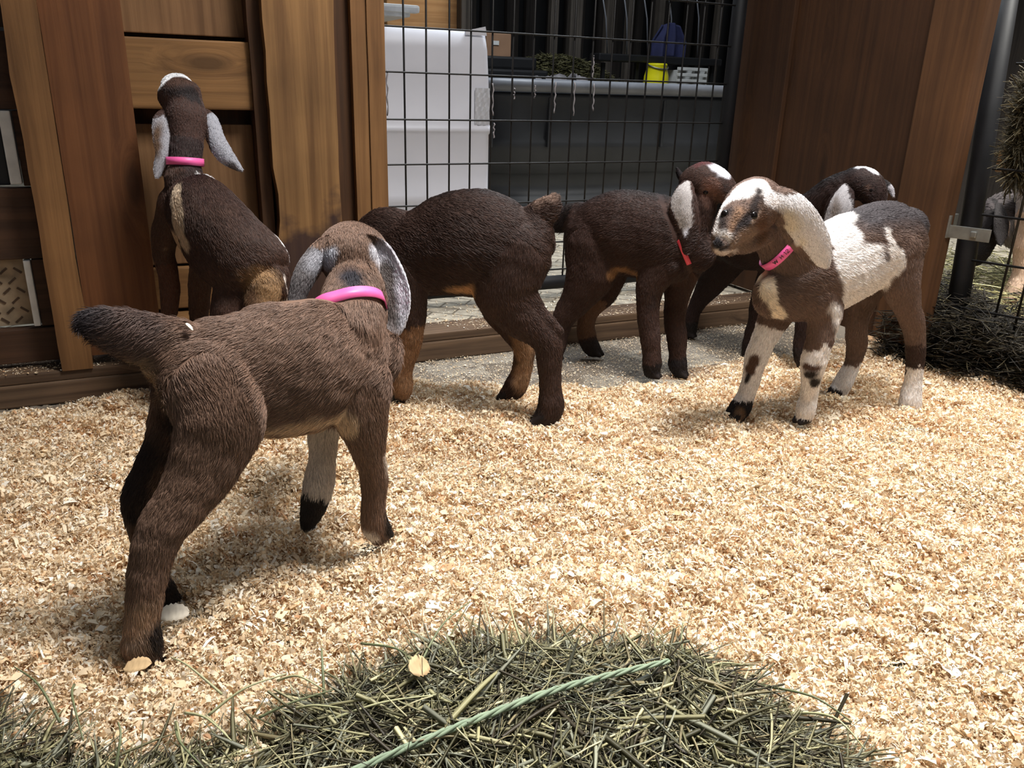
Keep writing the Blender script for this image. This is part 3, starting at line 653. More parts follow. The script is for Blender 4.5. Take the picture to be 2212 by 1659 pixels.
        for f, zb_ in s.feet: k_ = (np.linalg.norm(Vb[:, :2] - f[:2], axis=1) < .06) & (Vb[:, 2] < zb_); Vb[k_, 2] = zb_ + (Vb[k_, 2] - zb_) * .12
        # gentle muscle and coat unevenness
        Vb += Nb * (vnoise(Vb, 28, 3) * .0016 + vnoise(Vb, 75, 9) * .0007)[:, None]
        bm = bmesh.new(); me2.vertices.foreach_set('co', Vb.astype(np.float32).ravel()); bm.from_mesh(me2)
        for nm, v, f in getattr(s, 'ears', []):
            vs = [bm.verts.new(p) for p in v]
            for q in f: bm.faces.new([vs[i] for i in q])
        bmesh.ops.triangulate(bm, faces=bm.faces)
        me3 = bpy.data.meshes.new(name); bm.to_mesh(me3); bm.free(); me3.update()
        n3 = len(me3.vertices); V3 = np.empty(n3 * 3, np.float32); me3.vertices.foreach_get('co', V3); V3 = V3.reshape(-1, 3).astype(float)
        ids = s.classify(V3); C3 = color(s, V3, *ids); C3 = C3 * (1 + .10 * vnoise(V3, 140, 5)[:, None]); set_col(me3, np.clip(C3, 0, 1))
        root = bpy.data.objects.new(name, me3); COL.objects.link(root)
        c0 = V3.mean(0); c0[2] = base_z; me3.transform(Matrix.Translation(-Vector(c0))); root.location = c0
        me3.polygons.foreach_set('use_smooth', [True] * len(me3.polygons)); me3.materials.append(M['coat'])
        tag(root, label, cat, group); s.root = root; s.c0 = c0
        if fur: s.fur(V3, me3, color, fur, furlen, furrad, seed, nofur, lift)
        return root
    def classify(s, V):
        best = np.full(len(V), 1e9); cid = np.zeros(len(V), int); ct = np.zeros(len(V)); fl = np.zeros((len(V), 3)); s.names = list(s.ch)
        ck = 20000
        for a in range(0, len(V), ck):
            v = V[a:a + ck]
            for i, nme in enumerate(s.names):
                c = s.ch[nme]; C = c['C']; d = np.linalg.norm(v[:, None] - C[None, :, :3], axis=2) - (C[:, 3] * (.35 + .65 * C[:, 4]))[None]
                j = d.argmin(1); dm = d[np.arange(len(v)), j]; b_ = dm < best[a:a + ck]
                best[a:a + ck][b_] = dm[b_]; cid[a:a + ck][b_] = i; ct[a:a + ck][b_] = j[b_] / (len(C) - 1); fl[a:a + ck][b_] = c['T'][j[b_]]
        return cid, ct, fl
    def fur(s, V, me, color, n, ln, rad, seed, nofur, lift):
        r = np.random.default_rng(seed); me.calc_loop_triangles(); nt = len(me.loop_triangles); tr = np.empty(nt * 3, np.int32); me.loop_triangles.foreach_get('vertices', tr); tr = tr.reshape(-1, 3)
        A, B, C = V[tr[:, 0]], V[tr[:, 1]], V[tr[:, 2]]; cr = np.cross(B - A, C - A); ar = np.linalg.norm(cr, axis=1); nrm = cr / (ar[:, None] + 1e-12)
        k = r.choice(nt, n, p=ar / ar.sum()); u = r.random((n, 1)); v = r.random((n, 1)); m = (u + v) > 1; u = np.where(m, 1 - u, u); v = np.where(m, 1 - v, v)
        P = A[k] + u * (B - A)[k] + v * (C - A)[k]; N_ = nrm[k]; ids = s.classify(P); cid, ct, fl = ids
        isear = np.isin(cid, [i for i, q in enumerate(s.names) if 'ear' in q]); isleg = np.isin(cid, [i for i, q in enumerate(s.names) if q.startswith('leg')]); ishead = np.isin(cid, [i for i, q in enumerate(s.names) if q == 'head'])
        hoof = np.isin(cid, [i for i, q in enumerate(s.names) if q.startswith('hoof')])
        keep = ~hoof
        for c, rr in nofur: keep &= np.linalg.norm(P - c, axis=1) > rr
        for (c, nrm_, hw, rr) in getattr(s, 'bands', []): keep &= ~(~isear & (np.abs((P - c) @ nrm_) < hw) & (np.linalg.norm(P - c, axis=1) < rr))
        P, N_, cid, ct, fl, isear, isleg, ishead = [q[keep] for q in (P, N_, cid, ct, fl, isear, isleg, ishead)]; n = len(P)
        Cc = color(s, P, cid, ct, fl)
        down = np.array([0, 0, -1.0]); D = fl + down * np.where(isleg | isear, .15, .55)[:, None] + vnoise(P, 22, 11)[:, None] * .35 * s.h + r.normal(0, .16, (n, 3))
        cl = np.stack([vnoise(P, 60, 1), vnoise(P, 60, 21), vnoise(P, 60, 41)], 1) * .28; D += cl
        D -= N_ * (D * N_).sum(1, keepdims=True); D /= np.linalg.norm(D, axis=1, keepdims=True) + 1e-9
        D = D + N_ * lift * (.6 + .8 * r.random((n, 1))); D /= np.linalg.norm(D, axis=1, keepdims=True)
        l_ = ln * np.where(isear, .4, np.where(ishead, .5, np.where(isleg, .75, 1.0))) * (.6 + .7 * r.random(n)); l_ = l_[:, None]
        K = 4; Q = np.zeros((n, K, 3)); 
        for i in range(K): t = i / (K - 1); Q[:, i] = P + D * l_ * t - N_ * l_ * .22 * t * t + down * l_ * .10 * t * t
        hc = bpy.data.hair_curves.new('fur'); hc.add_curves([K] * n)
        hc.attributes['position'].data.foreach_set('vector', (Q - s.c0).astype(np.float32).ravel())
        ra = hc.attributes.get('radius') or hc.attributes.new('radius', 'FLOAT', 'POINT')
        ra.data.foreach_set('value', (rad * np.array([1, .9, .65, .15])[None] * (.7 + .6 * r.random((n, 1)))).astype(np.float32).ravel())
        Cc = np.clip(Cc * (.62 + .76 * r.random((n, 1))) , 0, 1); Cp = np.repeat(Cc, K, 0); Cp = np.hstack([Cp, np.ones((len(Cp), 1))])
        a = hc.attributes.new('Col', 'FLOAT_COLOR', 'POINT'); a.data.foreach_set('color', Cp.astype(np.float32).ravel())
        o = bpy.data.objects.new('fur', hc); COL.objects.link(o); hc.materials.append(M['fur']); o.parent = s.root; o['kind'] = 'stuff'
    def attach(s, o): parent_keep(o, s.root); return o
    def eye(s, p, r, look):
        bm = bmesh.new(); bmesh.ops.create_uvsphere(bm, u_segments=24, v_segments=14, radius=r)
        return s.attach(bm_obj('eye', bm, M['eye'], None, tuple(p), (0, 0, 0), True))
    def band(s, c, ax, hw):
        ax = np.array(ax, float); ax /= np.linalg.norm(ax); s.bands = getattr(s, 'bands', []) + [(np.array(c), ax, hw * 1.15, .10)]; s.cinfo = (np.array(c), ax, hw)
    def collar(s, add=.0035, mat='pink', name='collar', strokes=None, rmax=.06):
        """strap hugging the neck skin around an inner point"""
        from mathutils.bvhtree import BVHTree
        c, ax, hw = s.cinfo; me = s.root.data; off = Vector(s.c0); bv = BVHTree.FromPolygons([v.co + off for v in me.vertices], [tuple(p.vertices) for p in me.polygons])
        e0 = np.cross(ax, [0, 0, 1]); e0 /= np.linalg.norm(e0); e1 = np.cross(e0, ax); seg = 96; R_ = []
        for k in range(seg):
            th = 2 * math.pi * k / seg; d = e0 * math.cos(th) + e1 * math.sin(th); h_ = bv.ray_cast(Vector(c), Vector(d), rmax); R_.append(h_[3] if h_[0] is not None else rmax * .8)
        R_ = np.array(R_)
        for _ in range(10): R_ = (np.roll(R_, 1) + R_ * 2 + np.roll(R_, -1)) / 4
        R_ += add
        rad = lambda th: np.interp((th / (2 * math.pi)) % 1 * seg, np.arange(seg + 1), np.append(R_, R_[0]))
        pt = lambda th, v, o_=0: c + (e0 * math.cos(th) + e1 * math.sin(th)) * (rad(th) + o_) + ax * v
        V = []
        for k in range(seg):
            th = 2 * math.pi * k / seg
            for v, o_ in ((-hw, -.0006), (-hw, .0008), (hw, .0008), (hw, -.0006)): V.append(pt(th, v, o_))
        Fs = [(k * 4 + j, k * 4 + (j + 1) % 4, ((k + 1) % seg) * 4 + (j + 1) % 4, ((k + 1) % seg) * 4 + j) for k in range(seg) for j in range(4)]
        o = link(name, mesh_np(name, np.array(V) - c, Fs), M[mat], None, False); o.location = c; s.attach(o)
        if strokes:
            V = []; Fs = []
            for th0, pts, wv in strokes:    # (angle, [(along, across)...], half width)
                for (u0, v0), (u1, v1) in zip(pts, pts[1:]):
                    d = np.array([u1 - u0, v1 - v0]); L_ = np.linalg.norm(d) + 1e-9; d /= L_; p = np.array([-d[1], d[0]]) * wv; e = d * wv * .6; m_ = 5; o_ = len(V)
                    for q in range(m_ + 1):
                        cc = np.array([u0, v0]) - e + (d * L_ + 2 * e) * q / m_
                        for sg in (-1, 1): uu = cc + p * sg; V.append(pt(th0 + uu[0] / rad(th0), uu[1], .0013) - c)
                    for q in range(m_): Fs.append((o_ + 2 * q, o_ + 2 * q + 1, o_ + 2 * q + 3, o_ + 2 * q + 2))
            k = link('lettering', mesh_np('lettering', V, Fs), M['ink'], None, False); k.parent = o
        return o
def painter(base, rules, mott=.12, white_noise=None):
    """coat colour of a kid: base colour, then natural markings or painted highlights ('cap', a, b, r, rgb, soft) or ('chain', name, t0, t1, rgb) or ('top', rgb, amount) or ('belly', rgb, k)"""
    base = lin(base)
    cache = {}
    def f(s, V, cid, ct, fl):
        n = len(V); C = np.tile(base, (n, 1)); wob = vnoise(V, 32, 7) * .009 + vnoise(V, 95, 2) * .004
        C = C * (1 + mott * vnoise(V, 18, 4))[:, None]
        for R in rules:
            if R[0] == 'chain':
                if R[1] not in s.names: continue
                hfm = lambda i_: np.zeros(n, bool)
                i = s.names.index(R[1]); tt = ct + wob * 6; w = (((cid == i) | hfm(i)) & (tt >= R[2]) & (tt <= R[3])).astype(float)
                col = R[4]
            elif R[0] == 'cap':
                a, b = np.array(R[1]), np.array(R[2]); d = b - a; L2 = d.dot(d) + 1e-12; t = np.clip(((V - a) @ d) / L2, 0, 1); q = np.linalg.norm(V - a - t[:, None] * d, axis=1) + wob
                so = R[5] if len(R) > 5 else .004; w = np.clip((R[3] - q) / so + .5, 0, 1); col = R[4]
                if len(R) > 6: w = w * np.isin(cid, [s.names.index(x) for x in R[6] if x in s.names])
            elif R[0] == 'srf':      # marking along a line on the skin, found where the sight line meets the coat
                key = id(R)
                if key not in cache:
                    pts = []; Q_ = V - CAM
                    sel = np.isin(cid, [s.names.index(x) for x in R[5] if x in s.names]) if len(R) > 5 else np.ones(n, bool)
                    for px, py in R[1]:
                        dd = ray(px, py); dd /= np.linalg.norm(dd); t = Q_ @ dd; k = (np.linalg.norm(Q_ - t[:, None] * dd, axis=1) < .006) & sel
                        if k.any(): pts.append(CAM + dd * t[k].min())
                    cache[key] = pts
                pts = cache[key]
                if not pts: continue
                q = np.full(n, 9.0)
                for a, b in zip(pts, pts[1:] if len(pts) > 1 else pts):
                    d = b - a; t = np.clip(((V - a) @ d) / (d.dot(d) + 1e-12), 0, 1); q = np.minimum(q, np.linalg.norm(V - a - t[:, None] * d, axis=1))
                w = np.clip((R[2] - q - wob * min(1, R[2] / .012)) / R[4] + .5, 0, 1); col = R[3]
                if len(R) > 5: w = w * np.isin(cid, [s.names.index(x) for x in R[5] if x in s.names])
            elif R[0] == 'zbelow':   # within a chain, below a height
                i = [s.names.index(x) for x in R[1] if x in s.names]; w = np.isin(cid, i) * np.clip((R[2] - V[:, 2] + wob) / .012 + .5, 0, 1); col = R[3]
            C = C * (1 - w[:, None]) + lin(col) * w[:, None]
        hf = np.isin(cid, [i for i, q in enumerate(s.names) if q.startswith('hoof')]); C[hf] = lin((36, 30, 29))
        return C
    return f
HOOF = (30, 24, 22)
# ---- A: foreground kid, seen from behind
A = Goat((-.29, .81, 0), 43)
A.chain('body', [(372, 770, 62, .85), (415, 785, 98, .82), (490, 800, 125, .76), (570, 800, 143, .74), (650, 790, 146, .76), (730, 782, 132, .72), (790, 775, 100, .66), (812, 775, 70, .6)], -1)
dA = depth(A.P(765, 690)); AW = np.array([-.12, .99, 0]); AX = np.array([.99, .12, 0])
A.chain('neck', [('w', A.D(752, 740, dA), .050, .8), ('w', A.D(758, 690, dA + .015), .043, .9), ('w', A.D(763, 645, dA + .035), .036, .95), ('w', A.D(764, 605, dA + .055), .032, 1.0), ('w', A.D(762, 575, dA + .065), .031, 1.0)], -1, AX)
hb = A.D(760, 560, dA + .06)
A.chain('head', [('w', hb, .036, 1.1), ('w', hb + AW * .03 + np.array([0, 0, .003]), .038, 1.12), ('w', hb + AW * .065 + np.array([0, 0, -.012]), .032, .95), ('w', hb + AW * .095 + np.array([0, 0, -.04]), .025, .9), ('w', hb + AW * .115 + np.array([0, 0, -.065]), .019, .9)], -1, AX)
A.chain('tail', [(395, 748, 58, .65, 0), (340, 738, 55, .6, 0), (290, 722, 52, .55, 0), (245, 708, 46, .5, 0), (212, 698, 38, .5, 0), (192, 692, 27, .5, 0)], 1)
A.chain('leg_hn', [(455, 820, 105, .5, .03), (478, 900, 104, .46, .042), (452, 985, 88, .42, .046), (400, 1075, 66, .5, .046), (352, 1140, 54, .62, .045), (328, 1200, 46, .7, .045), (316, 1270, 38, .8, .045), (308, 1340, 35, .8, .045), (306, 1385, 37, .85, .045), (312, 1418, 34, .85, .045)], 1)
A.chain('leg_hf', [(420, 830, 88, .45, -.03), (385, 930, 66, .45, -.035), (330, 1020, 44, .6, -.04), (296, 1075, 32, .8, -.04), (305, 1150, 25, .9, -.04), (325, 1215, 22, .9, -.04), (345, 1265, 24, .9, -.04), (362, 1292, 20, .8, -.04)], 1)
A.chain('leg_fn', [(765, 830, 88, .5, .028), (785, 910, 58, .6, .035), (800, 985, 34, .8, .032), (808, 1030, 30, .9, .03), (806, 1080, 25, .9, .03), (808, 1125, 27, .9, .03), (822, 1152, 24, .9, .03)], 1)
A.chain('leg_ff', [(712, 860, 60, .5, -.04), (702, 930, 36, .7, -.045), (697, 985, 29, .85, -.045), (690, 1035, 30, .9, -.045), (682, 1075, 28, .9, -.045), (672, 1108, 24, .9, -.045), (664, 1130, 15, .9, -.045)], 1)
A.hooves(.9)
vd = A.D(764, 580, 1) - CAM; vd /= -np.linalg.norm(vd)
def earD(g, name, nodes, nrm, curl, dd):     # ear given as (px, py, half width px, camera depth[, twist])
    keep = g.P; g.P = lambda px, py, lat: g.D(px, py, lat)
    g.ear(name, [(n_[0], n_[1], n_[2], dd + n_[3], *(n_[4:])) for n_ in nodes], nrm, curl); g.P = keep
earD(A, 'ear_l', [(742, 522, 18, .055, 0), (712, 534, 25, .045, 15), (680, 572, 27, .035, 30), (660, 606, 25, .03, 30), (646, 640, 19, .03, 30), (636, 672, 10, .03, 30), (632, 690, 3, .03, 30)], vd, .5, dA)
earD(A, 'ear_r', [(784, 524, 18, .055, 0), (816, 543, 26, .05, -5), (840, 594, 31, .045, 0), (850, 648, 34, .04, 0), (847, 695, 27, .04, 0), (840, 722, 16, .04, 0), (836, 738, 4, .04, 0)], -vd, .5, dA)
BR = (118, 92, 76)
colA = painter(BR, [
 ('cap', A.P(300, 700, 0), A.P(175, 690, 0), .028, (92, 72, 64), .02, ['tail']), ('cap', A.P(178, 690, 0), A.P(182, 692, 0), .02, (52, 44, 46), .02, ['tail']),
 ('cap', A.P(330, 790, 0), A.P(330, 880, 0), .020, (186, 156, 122), .012), ('cap', A.P(318, 780, .02), A.P(322, 805, .02), .008, (40, 28, 24), .006),
 ('srf', [(600, 938), (680, 926), (745, 915)], .014, (206, 178, 146), .012), ('cap', A.P(560, 965, .0), A.P(740, 945, .0), .036, (206, 176, 142), .02, ['body']),
 ('cap', A.P(395, 910, .0), A.P(420, 1010, .0), .026, (44, 34, 32), .02, ['leg_hf', 'leg_hn']),
 ('cap', A.P(300, 980, -.04), A.P(275, 1090, -.04), .03, (52, 40, 36), .02, ['leg_hf']),
 ('chain', 'leg_hf', .80, 1.1, (40, 32, 30)),
 ('cap', A.P(325, 1330, .07), A.P(300, 1400, .07), .018, (178, 148, 124), .016, ['leg_hn']), ('cap', A.P(330, 1370, .05), A.P(318, 1440, .05), .016, (36, 29, 28), .008, ['leg_hn']),
 ('srf', [(716, 534), (700, 546), (682, 566)], .010, (198, 198, 206), .010), ('srf', [(812, 540), (834, 558), (852, 582)], .010, (204, 202, 208), .010), ('chain', 'leg_ff', .12, .62, (206, 196, 186)), ('chain', 'leg_ff', .60, 1.1, (30, 26, 26)),  # the two pale streaks at the ear roots are highlights painted into the coat
 ('cap', A.P(770, 960, .01), A.P(790, 1120, .01), .016, (176, 146, 118), .014, ['leg_fn']), ('cap', A.P(835, 1000, .04), A.P(830, 990, .04), .010, (205, 190, 175), .01, ['leg_fn']),
 ('cap', A.P(842, 1090, .03), A.P(830, 1160, .03), .011, HOOF, .008, ['leg_fn']), ('cap', A.P(792, 1160, .04), A.P(796, 1166, .04), .008, (220, 210, 200), .006, ['leg_fn']),
 ('cap', A.D(764, 612, dA + .0), A.D(760, 590, dA + .02), .012, (44, 40, 46), .014, ['neck', 'head', 'jaw']),
 ('chain', 'ear_l', .0, 1.1, (112, 106, 106)), ('chain', 'ear_r', -.1, .5, (200, 196, 202)), ('chain', 'ear_r', .5, 1.1, (150, 140, 138)),
 ('cap', A.D(868, 585, dA + .04), A.D(880, 680, dA + .04), .012, (214, 212, 218), .01, ['ear_r']), ('cap', A.D(706, 532, dA + .05), A.D(668, 570, dA + .04), .011, (196, 196, 204), .012, ['ear_l']),  # bright ear rims: light from above painted into the coat colour
 ('cap', A.D(828, 590, dA + .04), A.D(836, 680, dA + .04), .014, (84, 74, 70), .008, ['ear_r']),
])
# ---- C: dark kid in the middle, head lowered behind the foreground kid
C_ = Goat((-.09, 1.375, 0), 173)
C_.chain('body', [(1150, 515, 58, .85), (1120, 520, 86, .8), (1060, 525, 112, .74), (990, 528, 112, .74), (920, 545, 96, .72), (868, 560, 86, .68), (830, 566, 76, .6), (806, 570, 55, .55)], -1)
C_.chain('withers', [(905, 520, 40, .7), (862, 500, 48, .62), (830, 504, 54, .62), (804, 524, 50, .65)], -1)
C_.chain('neck', [(840, 520, 66, .6), (800, 550, 52, .75), (770, 585, 42, .85), (750, 620, 38, .9)], -1)
C_.chain('head', [(752, 615, 38, .9), (738, 650, 36, .95), (728, 690, 28, .9), (722, 725, 20, .9), (720, 745, 14, .9)], -1)
C_.chain('tail', [(1125, 490, 40, .6), (1152, 478, 36, .6), (1176, 458, 31, .6), (1192, 440, 24, .6), (1198, 430, 15, .6)], 1)
C_.chain('leg_hn', [(1105, 550, 88, .5, .03), (1092, 625, 74, .5, .035), (1118, 678, 50, .55, .038), (1160, 715, 36, .7, .038), (1184, 745, 31, .8, .038), (1188, 790, 26, .85, .038), (1189, 840, 25, .85, .038), (1190, 878, 28, .9, .038), (1178, 902, 25, .9, .038)], 1)
C_.chain('leg_hock', [(1120, 630, 44, .4, .036), (1158, 672, 24, .5, .038), (1192, 700, 14, .8, .038), (1209, 714, 10, .9, .038)], 1)
C_.chain('leg_hf', [(1085, 580, 75, .5, -.035), (1085, 660, 50, .5, -.04), (1112, 715, 30, .7, -.04), (1132, 750, 24, .85, -.04), (1128, 800, 21, .9, -.04), (1115, 832, 24, .9, -.04), (1098, 851, 19, .9, -.04)], 1)
C_.chain('leg_fn', [(868, 580, 62, .5, .03), (884, 650, 40, .6, .034), (888, 710, 29, .8, .034), (880, 760, 25, .9, .034), (868, 800, 24, .9, .034), (866, 838, 25, .9, .034), (862, 856, 18, .9, .034)], 1)
C_.chain('leg_ff', [(850, 600, 50, .5, -.035), (852, 680, 28, .8, -.038), (846, 740, 22, .9, -.038), (838, 800, 20, .9, -.038), (832, 840, 22, .9, -.038), (829, 868, 18, .9, -.038)], 1)
[C_.hoof(q) for q in ('leg_hn', 'leg_hf', 'leg_fn', 'leg_ff')]
C_.ear('ear_l', [(775, 590, 10, .03), (778, 620, 24, .05), (780, 660, 28, .05), (782, 700, 8, .05)])
DK = (62, 44, 37)
colC = painter(DK, [
 ('cap', C_.P(800, 448, 0), C_.P(1130, 418, 0), .012, (34, 27, 28), .02, ['body']),
 ('srf', [(890, 650), (960, 632), (1015, 630)], .012, (196, 152, 106), .012, ['body']),
 ('cap', C_.P(1165, 520, .0), C_.P(1145, 590, .0), .016, (150, 124, 104), .014), ('cap', C_.P(1185, 415, 0), C_.P(1160, 440, 0), .014, (136, 112, 98), .015, ['tail']),
 ('chain', 'leg_fn', .30, 1.1, (132, 98, 70)), ('chain', 'leg_ff', .30, 1.1, (120, 88, 62)),
 ('cap', C_.P(1130, 740, -.02), C_.P(1128, 830, -.02), .020, (146, 112, 82), .014, ['leg_hf']),
 ('cap', C_.P(1085, 820, -.02), C_.P(1105, 780, -.02), .010, (40, 30, 28), .01, ['leg_hf']),
 ('chain', 'leg_hn', .93, 1.1, (52, 40, 36)), ('cap', C_.P(1160, 860, .04), C_.P(1160, 890, .05), .012, (34, 26, 25), .01, ['leg_hn']), ('chain', 'leg_fn', .93, 1.1, HOOF), ('chain', 'leg_ff', .93, 1.1, HOOF),
])
# ---- D: dark kid right of centre, with one pale hanging ear
D = Goat((.235, 1.655, 0), -28)
D.chain('body', [(1256, 490, 44, .85), (1285, 492, 68, .82), (1330, 500, 90, .76), (1380, 508, 92, .74), (1430, 520, 94, .72), (1470, 530, 88, .68), (1500, 540, 66, .6), (1512, 545, 44, .6)], -1)
D.chain('neck', [(1462, 510, 66, .62), (1490, 470, 50, .75), (1508, 435, 42, .85), (1512, 410, 38, .9)], -1)
D.chain('head', [(1504, 402, 42, .85), (1525, 392, 41, .95), (1552, 400, 33, .95), (1575, 420, 25, .9), (1592, 440, 20, .9), (1600, 450, 14, .9)], -1)
D.chain('tail', [(1262, 465, 30, .6), (1236, 470, 29, .6), (1208, 478, 25, .6), (1184, 484, 17, .6), (1172, 486, 10, .6)], 1)
D.chain('leg_hn', [(1284, 520, 72, .5, .03), (1275, 590, 58, .5, .035), (1246, 645, 36, .6, .035), (1222, 680, 27, .8, .035), (1212, 710, 20, .9, .035), (1203, 745, 20, .9, .035), (1196, 766, 16, .9, .035)], 1)
D.chain('leg_hf', [(1308, 560, 60, .5, -.035), (1300, 620, 42, .5, -.04), (1276, 665, 24, .8, -.04), (1266, 700, 19, .9, -.04), (1270, 735, 20, .9, -.04), (1282, 756, 18, .9, -.04)], 1)
D.chain('leg_fn', [(1428, 560, 56, .5, .03), (1405, 620, 32, .75, .034), (1400, 680, 24, .9, .034), (1404, 722, 22, .9, .034), (1407, 760, 20, .9, .034), (1408, 786, 21, .9, .034), (1408, 803, 18, .9, .034)], 1)
D.chain('leg_ff', [(1472, 580, 44, .6, -.03), (1462, 640, 28, .8, -.034), (1458, 690, 23, .9, -.034), (1462, 728, 22, .9, -.034), (1464, 765, 19, .9, -.034), (1464, 788, 20, .9, -.034), (1468, 802, 16, .9, -.034)], 1)
D.hooves(.95)
D.ear('ear_l', [(1490, 392, 12, .03), (1478, 415, 24, .045), (1474, 455, 33, .052), (1478, 495, 34, .05), (1484, 525, 24, .05), (1485, 550, 8, .05)], None, .3)
D.ear('ear_r', [(1488, 395, 8, -.02), (1474, 385, 9, -.02), (1466, 374, 6, -.02), (1462, 362, 2, -.02)], None, .3)
colD = painter((60, 42, 36), [
 ('cap', D.P(1260, 425, 0), D.P(1440, 420, 0), .020, (40, 33, 33), .03, ['body']), ('chain', 'tail', .1, 1.1, (38, 30, 29)),
 ('srf', [(1325, 588), (1370, 594)], .010, (146, 108, 72), .012), ('chain', 'leg_hf', .3, .75, (104, 76, 58)),
 ('cap', D.P(1560, 372, .0), D.P(1548, 362, .0), .018, (232, 232, 240), .006, ['head', 'jaw']), ('cap', D.P(1512, 365, .0), D.P(1525, 360, .0), .014, (84, 38, 38), .01, ['head', 'jaw']),
 ('cap', D.P(1536, 412, .03), D.P(1550, 440, .03), .014, (128, 92, 78), .02, ['head', 'neck', 'jaw']),
 ('chain', 'ear_l', .0, 1.1, (176, 170, 168)), ('cap', D.P(1468, 440, .05), D.P(1476, 490, .05), .006, (120, 112, 104), .012, ['ear_l']), ('cap', D.P(1484, 510, .05), D.P(1484, 550, .05), .014, (206, 206, 216), .01, ['ear_l']), ('chain', 'ear_r', 0, 1.1, (34, 28, 30)),
 ('cap', D.P(1408, 690, .06), D.P(1416, 640, .06), .010, (34, 32, 38), .012, ['leg_fn']), ('cap', D.P(1470, 690, 0), D.P(1476, 640, 0), .010, (34, 32, 38), .012, ['leg_ff']),
 ('chain', 'leg_fn', .80, 1.1, (30, 24, 25)), ('chain', 'leg_ff', .74, 1.1, (30, 24, 25)), ('chain', 'leg_hn', .82, 1.1, (44, 32, 30)), ('chain', 'leg_hf', .8, 1.1, (44, 34, 32)),
])
# ---- E: white and brown kid at right, facing left
E_ = Goat((.585, 1.405, 0), 180 + 29)
E_.chain('body', [(1962, 490, 44, .95), (1945, 505, 72, .9), (1905, 525, 92, .8), (1855, 548, 98, .76), (1800, 575, 100, .74), (1745, 600, 98, .72), (1700, 622, 78, .68), (1672, 632, 58, .66)], -1)
E_.chain('neck', [(1735, 565, 84, .62), (1700, 525, 70, .72), (1678, 492, 54, .82), (1664, 468, 42, .9)], -1)
HD = np.array([-.66, -.72, 0]); HD /= np.linalg.norm(HD); HL = np.array([HD[1], -HD[0], 0]) ; HL = HL if HL.dot(np.array([1, 0, 0])) > 0 else -HL
hp0 = E_.P(1660, 450, 0)
def HP(px, py, lat=0.0): return onplane(px, py, hp0 + HL * lat, HL)
def hw_(px, py, r, ra, lat=0): p = HP(px, py, lat); return ('w', p, r * depth(p) / F, ra)
E_.chain('head', [hw_(1662, 452, 34, .9), hw_(1645, 440, 52, .92), hw_(1622, 446, 60, .92), hw_(1600, 468, 56, .86), hw_(1581, 492, 45, .84), hw_(1569, 512, 36, .9), hw_(1562, 525, 30, .95), hw_(1558, 531, 24, .92)], -1, HL)
E_.chain('jaw', [hw_(1655, 480, 44, .8), hw_(1625, 505, 36, .8), hw_(1596, 524, 24, .85), hw_(1576, 534, 18, .9)], -1, HL)
E_.chain('tail', [(1962, 470, 24, .6), (1975, 490, 20, .6), (1985, 520, 14, .6), (1990, 545, 8, .6)], 1) if False else None
E_.chain('leg_fr', [(1698, 640, 56, .6, -.035), (1672, 690, 38, .75, -.042), (1650, 735, 27, .9, -.045), (1634, 775, 25, .95, -.046), (1624, 812, 19, .95, -.046), (1613, 850, 19, .95, -.046), (1600, 880, 24, .9, -.046), (1588, 897, 21, .9, -.046)], 1)
E_.chain('leg_fl', [(1775, 625, 62, .55, .028), (1782, 680, 42, .7, .03), (1771, 735, 30, .9, .03), (1756, 785, 27, .95, .026), (1752, 820, 22, .95, .024), (1748, 855, 19, .95, .02), (1742, 880, 22, .95, .018), (1738, 900, 19, .9, .016)], 1)
E_.chain('leg_hf', [(1895, 580, 62, .5, -.03), (1864, 645, 40, .6, -.042), (1850, 700, 25, .85, -.046), (1852, 745, 22, .9, -.048), (1842, 785, 18, .95, -.05), (1828, 815, 19, .95, -.05), (1815, 838, 19, .95, -.05), (1802, 850, 14, .9, -.05)], 1)
E_.chain('leg_hn', [(1940, 540, 70, .55, .035), (1948, 610, 50, .6, .04), (1962, 665, 30, .8, .042), (1975, 712, 24, .9, .042), (1978, 765, 19, .95, .042), (1973, 820, 19, .95, .042), (1966, 865, 24, .95, .042), (1966, 897, 22, .9, .042)], 1)
E_.hooves(.95)
ve = CAM - E_.P(1730, 490, .05); ve /= np.linalg.norm(ve)
E_.ear('ear_l', [(1652, 420, 15, .03), (1676, 430, 29, .045), (1708, 456, 39, .058), (1738, 500, 43, .062), (1764, 540, 36, .062), (1780, 566, 20, .062), (1786, 578, 6, .062)], ve, .35)
eyeL = HP(1627, 463, 0); 
def surf(px, py, lat): return HP(px, py, lat)
BE = (106, 86, 76); WH = (236, 230, 226)
